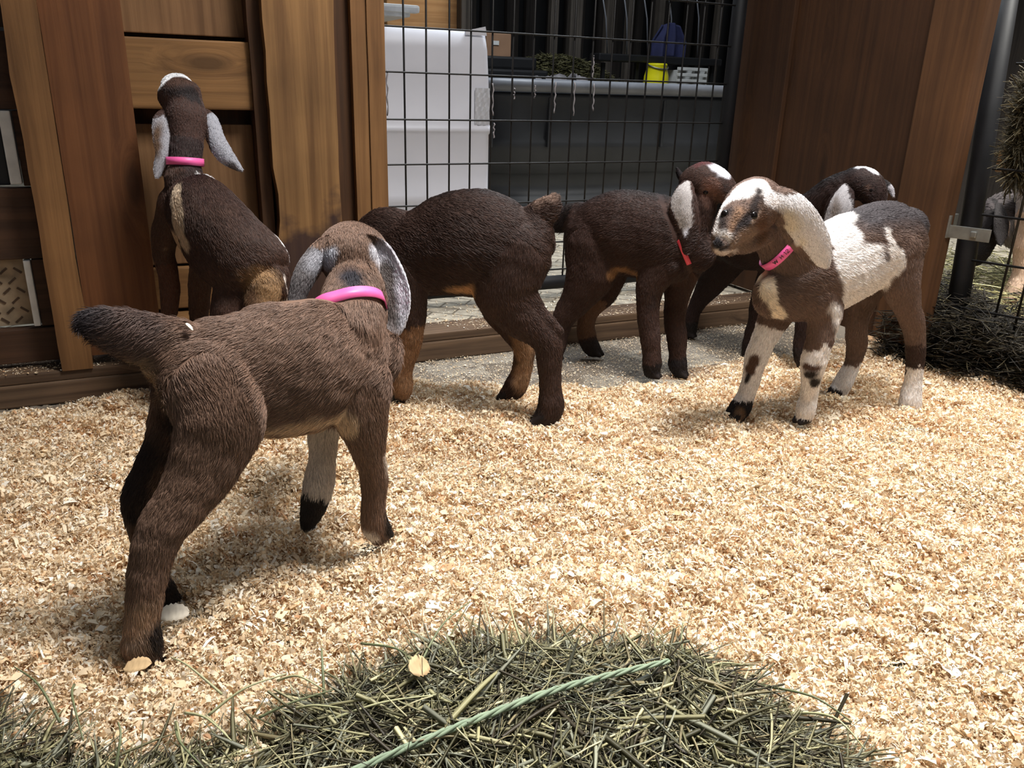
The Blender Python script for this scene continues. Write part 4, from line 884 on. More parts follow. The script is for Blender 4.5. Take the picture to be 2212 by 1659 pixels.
colE = painter(BE, [
 ('cap', E_.P(1870, 430, 0), E_.P(1960, 450, 0), .060, (74, 68, 70), .03, ['body']),
 ('cap', E_.P(1838, 545, .06), E_.P(1856, 640, .05), .037, WH, .006, ['body']), ('cap', E_.P(1788, 478, .02), E_.P(1836, 545, .05), .024, WH, .006, ['body', 'neck']), ('cap', E_.P(1800, 462, .0), E_.P(1820, 470, .0), .018, WH, .006, ['body', 'neck']),
 ('srf', [(1790, 474), (1822, 492), (1846, 530), (1862, 580)], .019, WH, .006, ['body', 'neck']), ('cap', E_.P(1878, 575, .06), E_.P(1915, 585, .06), .040, WH, .006, ['body', 'leg_hn']), ('cap', E_.P(1850, 640, .04), E_.P(1900, 620, .05), .034, WH, .006, ['body', 'leg_hn']), ('cap', E_.P(1930, 560, .06), E_.P(1923, 482, .055), .0085, WH, .005),
 ('cap', E_.P(1790, 650, -.05), E_.P(1880, 600, -.06), .05, WH, .006, ['body']),
 ('cap', E_.P(1912, 535, .06), E_.P(1918, 555, .06), .007, (150, 140, 136), .008),
 ('srf', [(1618, 556), (1628, 572), (1640, 588)], .012, (206, 180, 148), .008, ['neck', 'head', 'jaw', 'body']), ('srf', [(1660, 612), (1668, 650), (1684, 688)], .0095, (228, 214, 192), .005),
 ('chain', 'leg_fr', .18, 1.1, WH), ('chain', 'leg_fl', .33, 1.1, WH), ('cap', E_.P(1808, 665, .06), E_.P(1814, 720, .05), .011, WH, .014, ['leg_fl', 'body']), ('chain', 'leg_hf', .56, 1.1, WH), ('chain', 'leg_hn', .66, 1.1, WH),
 ('srf', [(1626, 776), (1624, 798)], .011, (92, 68, 56), .005, ['leg_fr']), ('srf', [(1616, 812), (1612, 820)], .005, (36, 30, 28), .004, ['leg_fr']),
 ('chain', 'leg_fr', .78, 1.1, (34, 28, 28)), ('cap', E_.P(1606, 895, -.02), E_.P(1612, 905, -.02), .011, (110, 84, 62), .008, ['leg_fr']),
 ('srf', [(1740, 792), (1768, 796)], .012, (84, 60, 48), .005, ['leg_fl']), ('srf', [(1744, 808), (1766, 810), (1762, 830)], .012, (38, 31, 30), .005, ['leg_fl']), ('srf', [(1765, 850), (1764, 862)], .003, (60, 45, 40), .003, ['leg_fl']),
 ('chain', 'leg_fl', .985, 1.1, (96, 80, 66)),
 ('cap', E_.P(1850, 745, -.02), E_.P(1838, 750, -.03), .009, (50, 38, 34), .008, ['leg_hf']), ('chain', 'leg_hf', .88, 1.1, (52, 40, 36)),
 ('chain', 'leg_hn', .50, .66, (58, 42, 38)), ('chain', 'leg_hn', .93, 1.1, (46, 42, 42)),
 ('srf', [(1590, 412), (1628, 400), (1642, 396)], .019, WH, .005, ['head', 'jaw', 'neck']), ('srf', [(1590, 412), (1562, 432)], .013, WH, .005, ['head', 'jaw', 'neck']), ('srf', [(1552, 445), (1546, 470), (1541, 500)], .0065, WH, .005, ['head', 'jaw', 'neck']),
 ('srf', [(1541, 503), (1560, 500), (1578, 512), (1586, 520)], .0062, (216, 208, 202), .005, ['head', 'jaw', 'neck']), ('srf', [(1548, 547), (1566, 552), (1592, 546)], .0055, (196, 182, 172), .005, ['head', 'jaw', 'neck']),
 ('srf', [(1600, 452), (1588, 478), (1582, 492)], .0075, (130, 100, 78), .008, ['head', 'jaw', 'neck']),
 ('srf', [(1568, 455), (1560, 470), (1558, 488)], .0095, (52, 43, 41), .008, ['head', 'jaw', 'neck']), ('srf', [(1630, 462), (1606, 482), (1594, 506)], .0085, (52, 45, 46), .007, ['head', 'jaw', 'neck']),
 ('srf', [(1640, 413), (1638, 425), (1630, 444)], .0085, (50, 40, 38), .006, ['head', 'jaw', 'neck']), ('srf', [(1645, 458), (1640, 470), (1630, 480)], .0032, (206, 182, 166), .003, ['head', 'jaw', 'neck']),
 ('srf', [(1546, 518), (1550, 526)], .0062, (36, 32, 34), .004, ['head', 'jaw', 'neck']), ('srf', [(1556, 540), (1568, 537), (1578, 530), (1586, 523)], .0028, (40, 34, 35), .002, ['head', 'jaw', 'neck']),
 ('srf', [(1667, 424), (1692, 438)], .011, (222, 216, 214), .006), ('srf', [(1650, 480), (1652, 520)], .010, (92, 64, 47), .012, ['head', 'jaw', 'neck']), ('srf', [(1600, 520), (1625, 520)], .012, (128, 106, 90), .012, ['head', 'jaw', 'neck']),
 ('cap', E_.P(1655, 470, .04), E_.P(1650, 510, .04), .014, (88, 62, 46), .014, ['neck', 'head', 'jaw']),
 ('chain', 'ear_l', -.1, 1.1, (216, 212, 212)), ('cap', E_.P(1700, 480, .06), E_.P(1735, 530, .06), .012, (206, 196, 178), .012, ['ear_l']), ('cap', E_.P(1745, 480, .06), E_.P(1760, 520, .06), .006, (180, 176, 172), .010, ['ear_l']),
])
# ---- F: dark kid behind, blaze on the forehead
F_ = Goat((.54, 1.765, 0), -48)
F_.chain('body', [(1562, 515, 48, .85), (1585, 510, 66, .8), (1625, 505, 78, .76), (1670, 500, 82, .74), (1712, 505, 80, .72), (1745, 510, 62, .68), (1758, 512, 42, .6)], -1)
F_.chain('neck', [(1725, 490, 58, .62), (1762, 450, 40, .75), (1800, 418, 36, .85), (1828, 402, 33, .9)], -1)
F_.chain('head', [(1842, 398, 35, .85), (1862, 396, 36, .95), (1878, 406, 33, .95), (1888, 424, 27, .9), (1893, 440, 21, .9), (1895, 448, 15, .9)], -1)
F_.chain('tail', [(1562, 490, 20, .6), (1548, 500, 18, .6), (1540, 520, 12, .6)], 1)
F_.chain('leg_hn', [(1570, 545, 56, .5, -.02), (1542, 600, 36, .55, -.025), (1512, 645, 20, .8, -.03), (1498, 675, 15, .9, -.03), (1493, 700, 15, .9, -.03), (1490, 719, 13, .9, -.03)], 1)
F_.chain('leg_hf', [(1580, 545, 56, .5, .03), (1590, 610, 36, .55, .035), (1600, 660, 20, .8, .035), (1604, 700, 16, .9, .035), (1606, 745, 15, .9, .035), (1610, 790, 15, .9, .035)], 1) if False else None
F_.chain('leg_fn', [(1700, 560, 56, .5, -.02), (1655, 640, 32, .7, -.02), (1636, 695, 21, .85, -.02), (1624, 735, 18, .9, -.02), (1618, 768, 16, .9, -.02), (1612, 793, 15, .9, -.02)], 1)
F_.chain('leg_ff', [(1735, 570, 50, .5, .03), (1742, 650, 28, .7, .032), (1736, 710, 19, .85, .032), (1730, 745, 17, .9, .032), (1731, 775, 15, .9, .032), (1736, 794, 13, .9, .032)], 1)
F_.chain('leg_hr', [(1590, 545, 56, .5, .035), (1640, 620, 40, .5, .04), (1655, 660, 24, .7, .04), (1640, 700, 18, .9, .04), (1632, 740, 16, .9, .04), (1634, 772, 13, .9, .04)], 1) if False else None
F_.hooves(.95)
F_.ear('ear_l', [(1832, 392, 10, .02), (1822, 410, 22, .035), (1812, 440, 31, .045), (1806, 475, 34, .045), (1804, 510, 26, .045), (1804, 535, 8, .045)], None, .3)
F_.ear('ear_r', [(1890, 388, 5, -.02), (1910, 396, 7, -.035), (1923, 410, 7, -.035), (1930, 426, 2, -.035)], None, .3)
colF = painter((46, 32, 29), [
 ('cap', F_.P(1740, 420, 0), F_.P(1850, 362, 0), .020, (28, 23, 24), .02, ['neck', 'head', 'jaw']), ('cap', F_.P(1864, 362, 0), F_.P(1884, 368, 0), .0145, (232, 232, 238), .005, ['head', 'jaw']),
 ('cap', F_.P(1875, 402, .03), F_.P(1890, 406, .03), .008, (110, 84, 72), .008, ['head', 'jaw']), ('chain', 'ear_l', -.1, 1.1, (172, 168, 170)), ('chain', 'ear_r', .55, 1.1, (150, 146, 150)), ('chain', 'ear_r', -.1, .55, (34, 28, 28)),
 ('cap', F_.P(1805, 430, .045), F_.P(1804, 470, .045), .005, (128, 118, 112), .012, ['ear_l']),
 ('chain', 'leg_hn', .75, 1.1, HOOF), ('chain', 'leg_fn', .6, 1.1, (38, 28, 26)), ('chain', 'leg_ff', .6, 1.1, (38, 28, 26)),
])
# ---- B: kid standing with its front feet up in the wall bay, seen from behind
B = Goat(tuple(W0), 90); B.L = -WN; B.h = WS
BL = np.array([.8, .6, 0])      # its own left-right axis
B.chain('body', [(580, 598, 46, 1.0, .245), (564, 580, 74, .95, .235), (520, 555, 94, .85, .21), (472, 510, 97, .82, .17), (434, 455, 86, .8, .13), (408, 412, 60, .82, .10), (398, 388, 45, .9, .095)], -1, BL)
B.chain('neck', [(402, 400, 44, .95, .10), (400, 360, 34, 1.0, .09), (402, 325, 34, 1.0, .08), (404, 290, 36, 1.0, .07)], -1, BL)
B.chain('head', [(404, 290, 38, 1.0, .07), (402, 258, 46, .95, .06), (394, 225, 44, .95, .05), (388, 208, 48, .95, .045), (384, 198, 47, .95, .042), (383, 194, 38, .95, .04)], -1, BL)
B.chain('tail', [(585, 575, 22, .7, .26), (598, 600, 20, .7, .27), (610, 628, 14, .7, .275), (614, 645, 8, .7, .275)], 1, BL)
B.chain('leg_fl', [(378, 440, 40, .8, .10), (358, 500, 34, .8, .07), (354, 545, 27, .85, .055), (364, 590, 24, .9, .05), (368, 630, 23, .9, .045), (366, 665, 19, .9, .045), (362, 695, 16, .9, .045)], 1, BL)
B.chain('leg_fr', [(450, 520, 60, .7, .12), (436, 580, 34, .7, .08), (430, 630, 26, .85, .06), (430, 670, 22, .9, .05), (430, 705, 18, .9, .045)], 1, BL)
B.chain('leg_hr', [(572, 620, 52, .7, .26), (560, 680, 44, .7, .27), (575, 740, 26, .8, .28), (585, 790, 20, .9, .25), (580, 850, 18, .9, .22), (578, 880, 16, .9, .21)], 1, BL)
B.chain('leg_hl', [(510, 600, 60, .7, .21), (488, 680, 44, .7, .23), (492, 740, 26, .8, .24), (502, 790, 20, .9, .22), (500, 850, 18, .9, .19), (498, 890, 16, .9, .17)], 1, BL)
B.hooves(.9, np.array([-.5, .86, 0]))
vb = CAM - B.P(400, 300, .08); vb /= np.linalg.norm(vb)
B.ear('ear_l', [(374, 240, 14, .06), (360, 262, 27, .075), (358, 300, 26, .085), (354, 335, 17, .09), (344, 365, 12, .09), (338, 384, 4, .09)], vb, .3)
B.ear('ear_r', [(436, 240, 12, .055), (452, 262, 19, .07), (466, 300, 19, .08), (484, 332, 19, .085), (506, 354, 12, .085), (524, 369, 3, .085)], vb, .3)
colB = painter((72, 51, 42), [
 ('cap', B.P(420, 400, .14), B.P(520, 520, .22), .030, (56, 38, 34), .03, ['body']),
 ('cap', B.P(368, 385, .15), B.P(372, 440, .16), .012, (206, 184, 158), .006), ('cap', B.P(368, 440, .17), B.P(388, 520, .19), .017, (202, 178, 150), .006), ('cap', B.P(378, 520, .15), B.P(368, 560, .10), .020, (196, 168, 136), .008),
 ('cap', B.P(444, 380, .12), B.P(458, 398, .13), .012, (236, 232, 232), .004), ('cap', B.P(590, 520, .22), B.P(600, 560, .22), .014, (236, 232, 230), .004), ('cap', B.P(612, 600, .27), B.P(616, 640, .27), .007, (220, 208, 200), .005),
 ('srf', [(548, 612), (575, 600), (590, 625)], .022, (150, 118, 84), .018, ['body', 'leg_hr', 'leg_hl']), ('srf', [(520, 590), (540, 640)], .010, (110, 82, 60), .012),
 ('chain', 'leg_fl', .42, 1.1, (84, 56, 44)), ('chain', 'neck', -.1, 1.1, (56, 42, 40)), ('chain', 'head', -.1, .7, (74, 54, 48)),
 ('cap', B.P(345, 198, .08), B.P(425, 200, .08), .012, (40, 32, 32), .006, ['head', 'jaw']), ('cap', B.P(350, 168, .045), B.P(412, 168, .045), .018, (222, 222, 224), .006, ['head', 'jaw']),
 ('chain', 'ear_l', -.1, 1.1, (168, 166, 172)), ('chain', 'ear_r', -.1, 1.1, (166, 166, 174)), ('cap', B.P(340, 250, .08), B.P(340, 330, .08), .008, (110, 86, 68), .01, ['ear_l']), ('cap', B.P(478, 330, .08), B.P(506, 360, .08), .004, (100, 92, 92), .006, ['ear_r']),
])
# ---- G: grown goat grazing in the neighbouring pen, cut by the right edge
Gt = Goat((1.56, 2.05, 0), 180 + 12)
gd = lambda px, py, r_, ra=.8, d=2.3: ('w', Gt.D(px, py, d), r_, ra)
Gt.chain('body', [gd(2560, 500, .11, .8, 2.4), gd(2470, 490, .145, .8, 2.38), gd(2350, 490, .145, .78, 2.35), gd(2262, 482, .12, .75, 2.32), gd(2215, 478, .085, .7)], -1)
Gt.chain('neck', [gd(2225, 465, .075, .7), gd(2178, 455, .058, .75), gd(2148, 462, .048)], -1)
Gt.chain('head', [gd(2150, 462, .046, .9), gd(2138, 488, .044, .9), gd(2122, 528, .034, .9), gd(2112, 556, .026, .9), gd(2109, 564, .018, .9)], -1)
for nm, x, d in (('leg_a', 2196, 2.28), ('leg_b', 2236, 2.4), ('leg_c', 2480, 2.28), ('leg_d', 2520, 2.42)):
    zf_ = G(x - 6, 700)[2]; ft = Gt.D(x, 600, d); 
    Gt.chain(nm, [('w', (ft[0] + .01, ft[1], .34), .075, .6), ('w', (ft[0], ft[1], .24), .038, .9), ('w', (ft[0], ft[1], .17), .028, .9), ('w', (ft[0] + .005, ft[1], .10), .020, .9), ('w', (ft[0], ft[1], .05), .024, .9), ('w', (ft[0] - .008, ft[1], .022), .021, .9)], 1)
earD(Gt, 'ear_l', [(2160, 440, 10, -.05), (2168, 470, 20, -.07), (2166, 505, 18, -.07), (2160, 530, 5, -.07)], Gt.L, .3, 2.3)
colG = painter((150, 142, 140), [('chain', 'head', -.1, 1.1, (26, 22, 22)), ('chain', 'neck', .4, 1.1, (60, 54, 54)), ('chain', 'leg_a', .1, 1.1, (190, 164, 144)), ('chain', 'ear_l', -.1, 1.1, (30, 26, 26)), ('chain', 'body', .7, 1.1, (128, 122, 122))], .5)

# ---- collars part the fur, so their places are noted before the bodies are built
up3 = np.array([0, 0, 1.0])
A.band(A.D(754, 672, dA + .018), AW * .62 + up3 * .72 - AX * .32, .0070)
B.band(B.P(402, 350, .088), (0, .15, 1), .0062)
D.band(D.P(1468, 518, 0), (.87, -.12, .45), .0048)
E_.band(E_.P(1684, 540, 0), -.79 * RM[:, 0] + .60 * RM[:, 1] + .12 * RM[:, 2], .0068)
mouth = [HP(1566, 537, .012), HP(1575, 531, .02), HP(1584, 525, .028)]
A.build('goat_kid', 'brown goat kid in the foreground seen from behind, tail raised and pink collar', .0032, 9, (), colA, 230000, .0125, .00030, seed=11)
C_.build('goat_kid', 'dark brown goat kid with arched back and upturned tail, head hidden behind the foreground kid', .0036, 5, (), colC, 100000, .008, .00034, seed=12)
D.build('goat_kid', 'dark brown goat kid with pale grey hanging ear and white forehead patch, before the gate', .0036, 5, (), colD, 90000, .007, .00036, seed=13)
E_.build('goat_kid', 'white and brown goat kid with white legs and long white ear, facing left', .003, 4,
    [(HP(1627, 464, .032), .014, .004), (HP(1563, 462, -.034), .013, .004), (HP(1549, 521, .008), .005, .003), (HP(1543, 519, -.008), .005, .003)] + [(p, .005, .0018) for p in mouth], colE, 120000, .007, .00032, seed=14, nofur=[(HP(1627, 464, .032), .008)])
F_.build('goat_kid', 'very dark goat kid with white blaze standing behind the white and brown kid', .0038, 5, (), colF, 50000, .007, .0004, seed=15)
B.build('goat_kid', 'brown goat kid with cream side stripe, reared up against the wooden wall, nose lifted', .0036, 5, (), colB, 90000, .007, .00034, seed=16)
Gt.build('goat', 'grey and white grown goat with black head feeding in the neighbouring pen at right edge', .006, 5, (), colG, 30000, .012, .0005, cat='goat', seed=17)
A.collar(.0045); B.collar(.004); D.collar(.003, 'red_pink')
def th_of(g, px, py):     # strap angle that lies under a pixel, camera side
    c, ax, hw = g.cinfo; e0 = np.cross(ax, [0, 0, 1]); e0 /= np.linalg.norm(e0); e1 = np.cross(e0, ax); d = ray(px, py); best = None
    for k in range(720):
        th = k * math.pi / 360; u = e0 * math.cos(th) + e1 * math.sin(th); p = c + u * .045; q = p - CAM; t = q.dot(d) / d.dot(d); e = np.linalg.norm(q - d * t)
        if u.dot(CAM - c) > 0 and (best is None or e < best[0]): best = (e, th)
    return best[1]
tH = th_of(E_, 1699, 568); t0_ = th_of(E_, 1716, 540); sg_ = 1 if ((t0_ - tH + math.pi) % (2 * math.pi) - math.pi) > 0 else -1
def glyph(off, pts, w=.00042): return (tH, [(sg_ * (off + x), y) for x, y in pts], w)
q = .0030
ST = [glyph(0, [(-.002, -q), (-.002, q)]), glyph(0, [(.002, -q), (.002, q)]), glyph(0, [(-.002, 0), (.002, 0)]),
      glyph(.0080, [(0, -q), (0, q), (-.0012, q * .6)]), glyph(.0120, [(-.0018, q * .6), (-.0008, q), (.0010, q), (.0018, q * .4), (-.0018, -q), (.002, -q)])]
ST += [glyph(-.0125, [(-.004 + .002 * i, -q * .8 if i % 2 else q * .8), (-.002 + .002 * i, q * .8 if i % 2 else -q * .8)], .0007) for i in range(4)]
E_.collar(.003, strokes=ST)
# eyes
def near_surface(g, p, d, r):   # slide an eye to the skin along the view direction
    me = g.root.data; V = np.empty(len(me.vertices) * 3, np.float32); me.vertices.foreach_get('co', V); V = V.reshape(-1, 3) + g.c0
    q = V - CAM; dd = np.array(d) / np.linalg.norm(d); t = q @ dd; off = np.linalg.norm(q - t[:, None] * dd, axis=1); k = off < r; 
    return CAM + dd * (t[k].min() if k.any() else np.linalg.norm(np.array(p) - CAM))
for g, px, py, r, sink in ((E_, 1626, 466, .0072, .0063), (E_, 1567, 463, .0068, .0063), (D, 1524, 414, .0065, .0056), (F_, 1881, 411, .0065, .0058)):
    d = ray(px, py); p = near_surface(g, HP(px, py), d, .003); dd = d / np.linalg.norm(d); g.eye(p + dd * sink, r, None)


# ------------------------------------------------------------------ wood shavings over the pen floor
def relief(X, Y):
    P = np.stack([X, Y, X * 0], 1); z = .013 * vnoise(P, 9, 1) + .009 * vnoise(P, 24, 5) + .006 * vnoise(P, 58, 9)
    q = (P - W0); nn = q @ WN; s = q @ WS; bed = bedding(P)
    z = z * (.25 + .75 * bed) - .006 - .012 * (1 - bed)
    for (hx, hy) in HOOVES: z -= .012 * np.exp(-((X - hx) ** 2 + (Y - hy) ** 2) / .03 ** 2)
    return z
def bedding(P):
    q = P - W0; nn = q @ WN; s = q @ WS
    edge = np.interp(s, [-1.2, -.35, -.1, .15, .45, .8, 1.1], [-.02, -.03, -.11, -.24, -.30, -.30, -.22]) + .05 * vnoise(P, 7, 3) + .02 * vnoise(P, 22, 3)
    return np.clip((edge - nn) / .07 + .5, 0, 1)
HOOVES = [G(*p)[:2] for p in ((312, 1430), (362, 1300), (815, 1160), (1178, 915), (1098, 860), (1408, 808), (1466, 805), (1590, 905), (1742, 902), (1805, 852), (1968, 908))]
nx, ny = 380, 260; xs = np.linspace(-1.7, 1.75, nx); ys = np.linspace(.25, 2.35, ny); X, Y = np.meshgrid(xs, ys); X = X.ravel(); Y = Y.ravel(); Z = relief(X, Y) - .003
idx = np.arange(nx * ny).reshape(ny, nx); Q = np.stack([idx[:-1, :-1], idx[:-1, 1:], idx[1:, 1:], idx[1:, :-1]], -1).reshape(-1, 4)
cen = np.stack([X, Y], 1)[Q].mean(1); k = ((np.hstack([cen, np.zeros((len(cen), 1))]) - W0) @ WN) < -.001; Q = Q[k]
me = mesh_np('bedding_layer', np.stack([X, Y, Z], 1), Q); bd = bedding(np.stack([X, Y, X * 0], 1))[:, None]
set_col(me, lin((186, 142, 98)) * bd * (.9 + .2 * rng.random((len(X), 1))) + lin((118, 108, 96)) * (1 - bd))
tag(link('bedding_layer', me, M['shaving']), 'packed sawdust layer under the loose shavings', 'bedding', kind='stuff')
def shavings(name, P, size, cols, r, label, cat='wood shavings', tilt=.8):
    n = len(P); th = r.random(n) * 2 * np.pi; tl = r.normal(0, tilt, n); ro = r.normal(0, tilt, n)
    D = np.stack([np.cos(th) * np.cos(tl), np.sin(th) * np.cos(tl), np.sin(tl)], 1); U = np.array([0, 0, 1.0]); S = np.cross(U[None], D); S /= np.linalg.norm(S, axis=1, keepdims=True); N_ = np.cross(D, S)
    S2 = S * np.cos(ro)[:, None] + N_ * np.sin(ro)[:, None]; N2 = N_ * np.cos(ro)[:, None] - S * np.sin(ro)[:, None]
    ln = size[:, None]; sl_ = r.random((n, 1)) < .38; wd = ln * np.where(sl_, .07 + .1 * r.random((n, 1)), .18 + .40 * r.random((n, 1))); ln = ln * np.where(sl_, 1.35, 1.0); cu = (r.random((n, 1)) - .3) * 1.5; V = np.zeros((n, 4, 2, 3)); tw = r.normal(0, .35, (n, 1))
    for i in range(4):
        t = i / 3 - .5; c = P + D * ln * t + N2 * ln * cu * (.25 - t * t) * 1.1; a = tw * t * 2; sv = S2 * np.cos(a) + N2 * np.sin(a); ww = wd * (.5 if i in (0, 3) else .62) * (.75 + .5 * r.random((n, 1)))
        V[:, i, 0] = c - sv * ww; V[:, i, 1] = c + sv * ww
    V[:, :, :, 2] = np.maximum(V[:, :, :, 2], -.02)
    q = np.array([[0, 1, 3, 2], [2, 3, 5, 4], [4, 5, 7, 6]]); Q = (np.arange(n)[:, None, None] * 8 + q[None]).reshape(-1, 4)
    me = mesh_np(name, V.reshape(-1, 3), Q); cl = lin_arr(cols); C = cl[r.choice(len(cl), n, p=SP)] * (.85 + .25 * r.random((n, 1))); set_col(me, np.repeat(np.clip(C, 0, 1), 8, 0))
    return tag(link(name, me, M['shaving']), label, cat, kind='stuff')
SP = np.array([.36, .26, .18, .12, .03, .05]); SCOL = [(244, 226, 196), (238, 214, 178), (250, 242, 226), (226, 194, 152), (202, 154, 112), (212, 188, 154)]
r = np.random.default_rng(21)
def inview(P, m=420):
    c = (P - CAM) @ RM; px = 1106 - F * c[:, 0] / c[:, 2]; py = 829.5 + F * c[:, 1] / c[:, 2]; return (px > -m) & (px < 2212 + m) & (py > -m) & (py < 1659 + m * 2) & (c[:, 2] < 0)
def scatter(n, y0, y1):
    y = y0 + (y1 - y0) * r.random(n); x = (r.random(n) * 2 - 1) * (.35 + y * .88); P = np.stack([x, y, x * 0], 1); P = P[inview(P)]; q = P - W0
    k = (q @ WN < -.004) & (q @ WS < SR + .35); return P[k]
P = np.vstack([scatter(520000, .42, 1.15), scatter(540000, 1.05, 1.9), scatter(40000, 1.8, 2.3)]); bd = bedding(P)
keep = r.random(len(P)) < (.05 + .95 * bd ** 1.5); P = P[keep]; bd = bd[keep]
P[:, 2] = relief(P[:, 0], P[:, 1]) + r.random(len(P)) ** 1.5 * .010 * (.2 + .8 * bd)
sz = (.0028 + .0065 * r.random(len(P)) ** 2.2) * (.4 + .6 * bd)
# fewer but larger curls
shavings('wood_shavings', P, sz, SCOL, r, 'deep pale pine shavings covering the pen floor')
n = 2600; P = scatter(n * 2, .5, 1.7); P = P[bedding(P) > .6]; P[:, 2] = relief(P[:, 0], P[:, 1]) + .006; shavings('large_shavings', P, .010 + .012 * r.random(len(P)) ** 2, SCOL, r, 'larger curled pine flakes lying on top of the shavings', tilt=.3)
# sawdust and chips scattered on the concrete, the sill and the paving
n = 36000; s = -.35 + r.random(n) * 1.4; nn = -.4 * r.random(n); P = W0 + WS * s[:, None] + WN * nn[:, None]; P = P[inview(P)]; P[:, 2] = relief(P[:, 0], P[:, 1]) - .001 + .003 * r.random(len(P)); shavings('scattered_sawdust', P, .0015 + .0035 * r.random(len(P)) ** 3, SCOL, r, 'sparse sawdust on the bare concrete along the sill', 'sawdust', .2)
n = 16000; s = -1.1 + r.random(n) * 2.3; nn = .094 + 1.3 * r.random(n) ** 1.3; P = W0 + WS * s[:, None] + WN * nn[:, None]; P[:, 2] = .037 + .001 * r.random(n); k = vnoise(P, 6, 2) + .5 * vnoise(P, 18, 8) + r.random(n) * .9 > .25
shavings('scattered_sawdust', P[k], .003 + .005 * r.random(k.sum()) ** 2, SCOL, r, 'sparse shavings scattered on the paving behind the sill', 'sawdust', .15)
n = 5000; s = -1.1 + r.random(n) * 2.1; nn = .004 + .085 * r.random(n); P = W0 + WS * s[:, None] + WN * nn[:, None]; P[:, 2] = .042 + .001 * r.random(n); k = vnoise(P, 14, 2) + r.random(n) * .8 > .3
shavings('scattered_sawdust', P[k], .002 + .004 * r.random(k.sum()) ** 2, SCOL, r, 'thin dusting of shavings on top of the sill beam', 'sawdust', .12)

# ------------------------------------------------------------------ hay pile in the foreground
poly = [(-60, 1440), (150, 1525), (330, 1575), (560, 1530), (700, 1470), (790, 1410), (920, 1365), (1060, 1350), (1200, 1352), (1480, 1372), (1570, 1430), (1680, 1490), (1790, 1580), (1880, 1659), (1960, 1760)]
PB = np.array([G(x, y)[:2] for x, y in poly])
def hay_h(X, Y):
    lim = np.interp(X, PB[:, 0], PB[:, 1], left=PB[0, 1], right=.3); d = (lim - .035) - Y
    h = .045 * np.clip(d / .10, 0, 1) ** .6 * np.interp(X, [-.5, -.25, -.12, .0, .2, .33], [.5, .4, .75, 1.0, 1.0, .5])
    return np.where(d > 0, h, 0), d
n = 20000; x = -.62 + r.random(n) * 1.05; y = .30 + r.random(n) * .46; h, d = hay_h(x, y); k = (d > 0) & (r.random(n) < np.clip(.35 + d / .06, 0, 1)); x, y, h, d = x[k], y[k], h[k], d[k]; n = len(x)
P = np.stack([x, y, h * (.25 + .75 * r.random(n) ** .35) + .006], 1)
HC = [(112, 108, 78), (134, 128, 94), (88, 84, 60), (164, 158, 118), (200, 192, 150), (72, 66, 48), (126, 126, 108), (146, 134, 100), (66, 58, 44), (150, 150, 128)]
# near the rim the stalks point outwards
gx = np.interp(x + .01, PB[:, 0], PB[:, 1]) - np.interp(x - .01, PB[:, 0], PB[:, 1]); out = np.stack([-gx / .02 + .8 * r.normal(0, 1, n), np.ones(n), r.normal(.05, .25, n)], 1); out /= np.linalg.norm(out, axis=1, keepdims=True)
th = r.random(n) * 2 * np.pi; rd = np.stack([np.cos(th), np.sin(th), r.normal(0, .22, n)], 1); wv = np.clip(1 - d / .09, 0, .8)[:, None]; bun = np.stack([np.cos(vnoise(P, 9, 31) * 5), np.sin(vnoise(P, 9, 31) * 5), r.normal(0, .12, n)], 1); rd = np.where((r.random(n) < .55)[:, None], bun + r.normal(0, .25, (n, 3)) * np.array([1, 1, .4]), rd); Dd = rd * (1 - wv) + out * wv + r.normal(0, .12, (n, 3))
HW = .0005 + .0019 * (r.random(n) ** 2.6)[:, None]
blades('hay_pile', P, r, (.022, .11), HW, HC, (0, 0, 0), dirs=Dd, label='pile of grey green hay in the foreground at the bottom edge', cat='hay', kind='stuff')
# hay core so that no floor shows through
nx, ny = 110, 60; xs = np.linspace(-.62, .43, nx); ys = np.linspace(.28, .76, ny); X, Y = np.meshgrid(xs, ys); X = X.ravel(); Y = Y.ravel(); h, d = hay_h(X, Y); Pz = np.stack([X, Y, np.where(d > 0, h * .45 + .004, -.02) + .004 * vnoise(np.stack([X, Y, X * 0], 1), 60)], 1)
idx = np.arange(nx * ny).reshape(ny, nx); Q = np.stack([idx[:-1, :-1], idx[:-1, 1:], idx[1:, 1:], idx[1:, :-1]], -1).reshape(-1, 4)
me = mesh_np('packed_hay', Pz, Q); set_col(me, lin((52, 50, 38)) * (.7 + .6 * rng.random((len(X), 1)))); tag(link('packed_hay', me, M['hay']), 'dense dark hay packed inside the foreground pile', 'hay', kind='stuff')
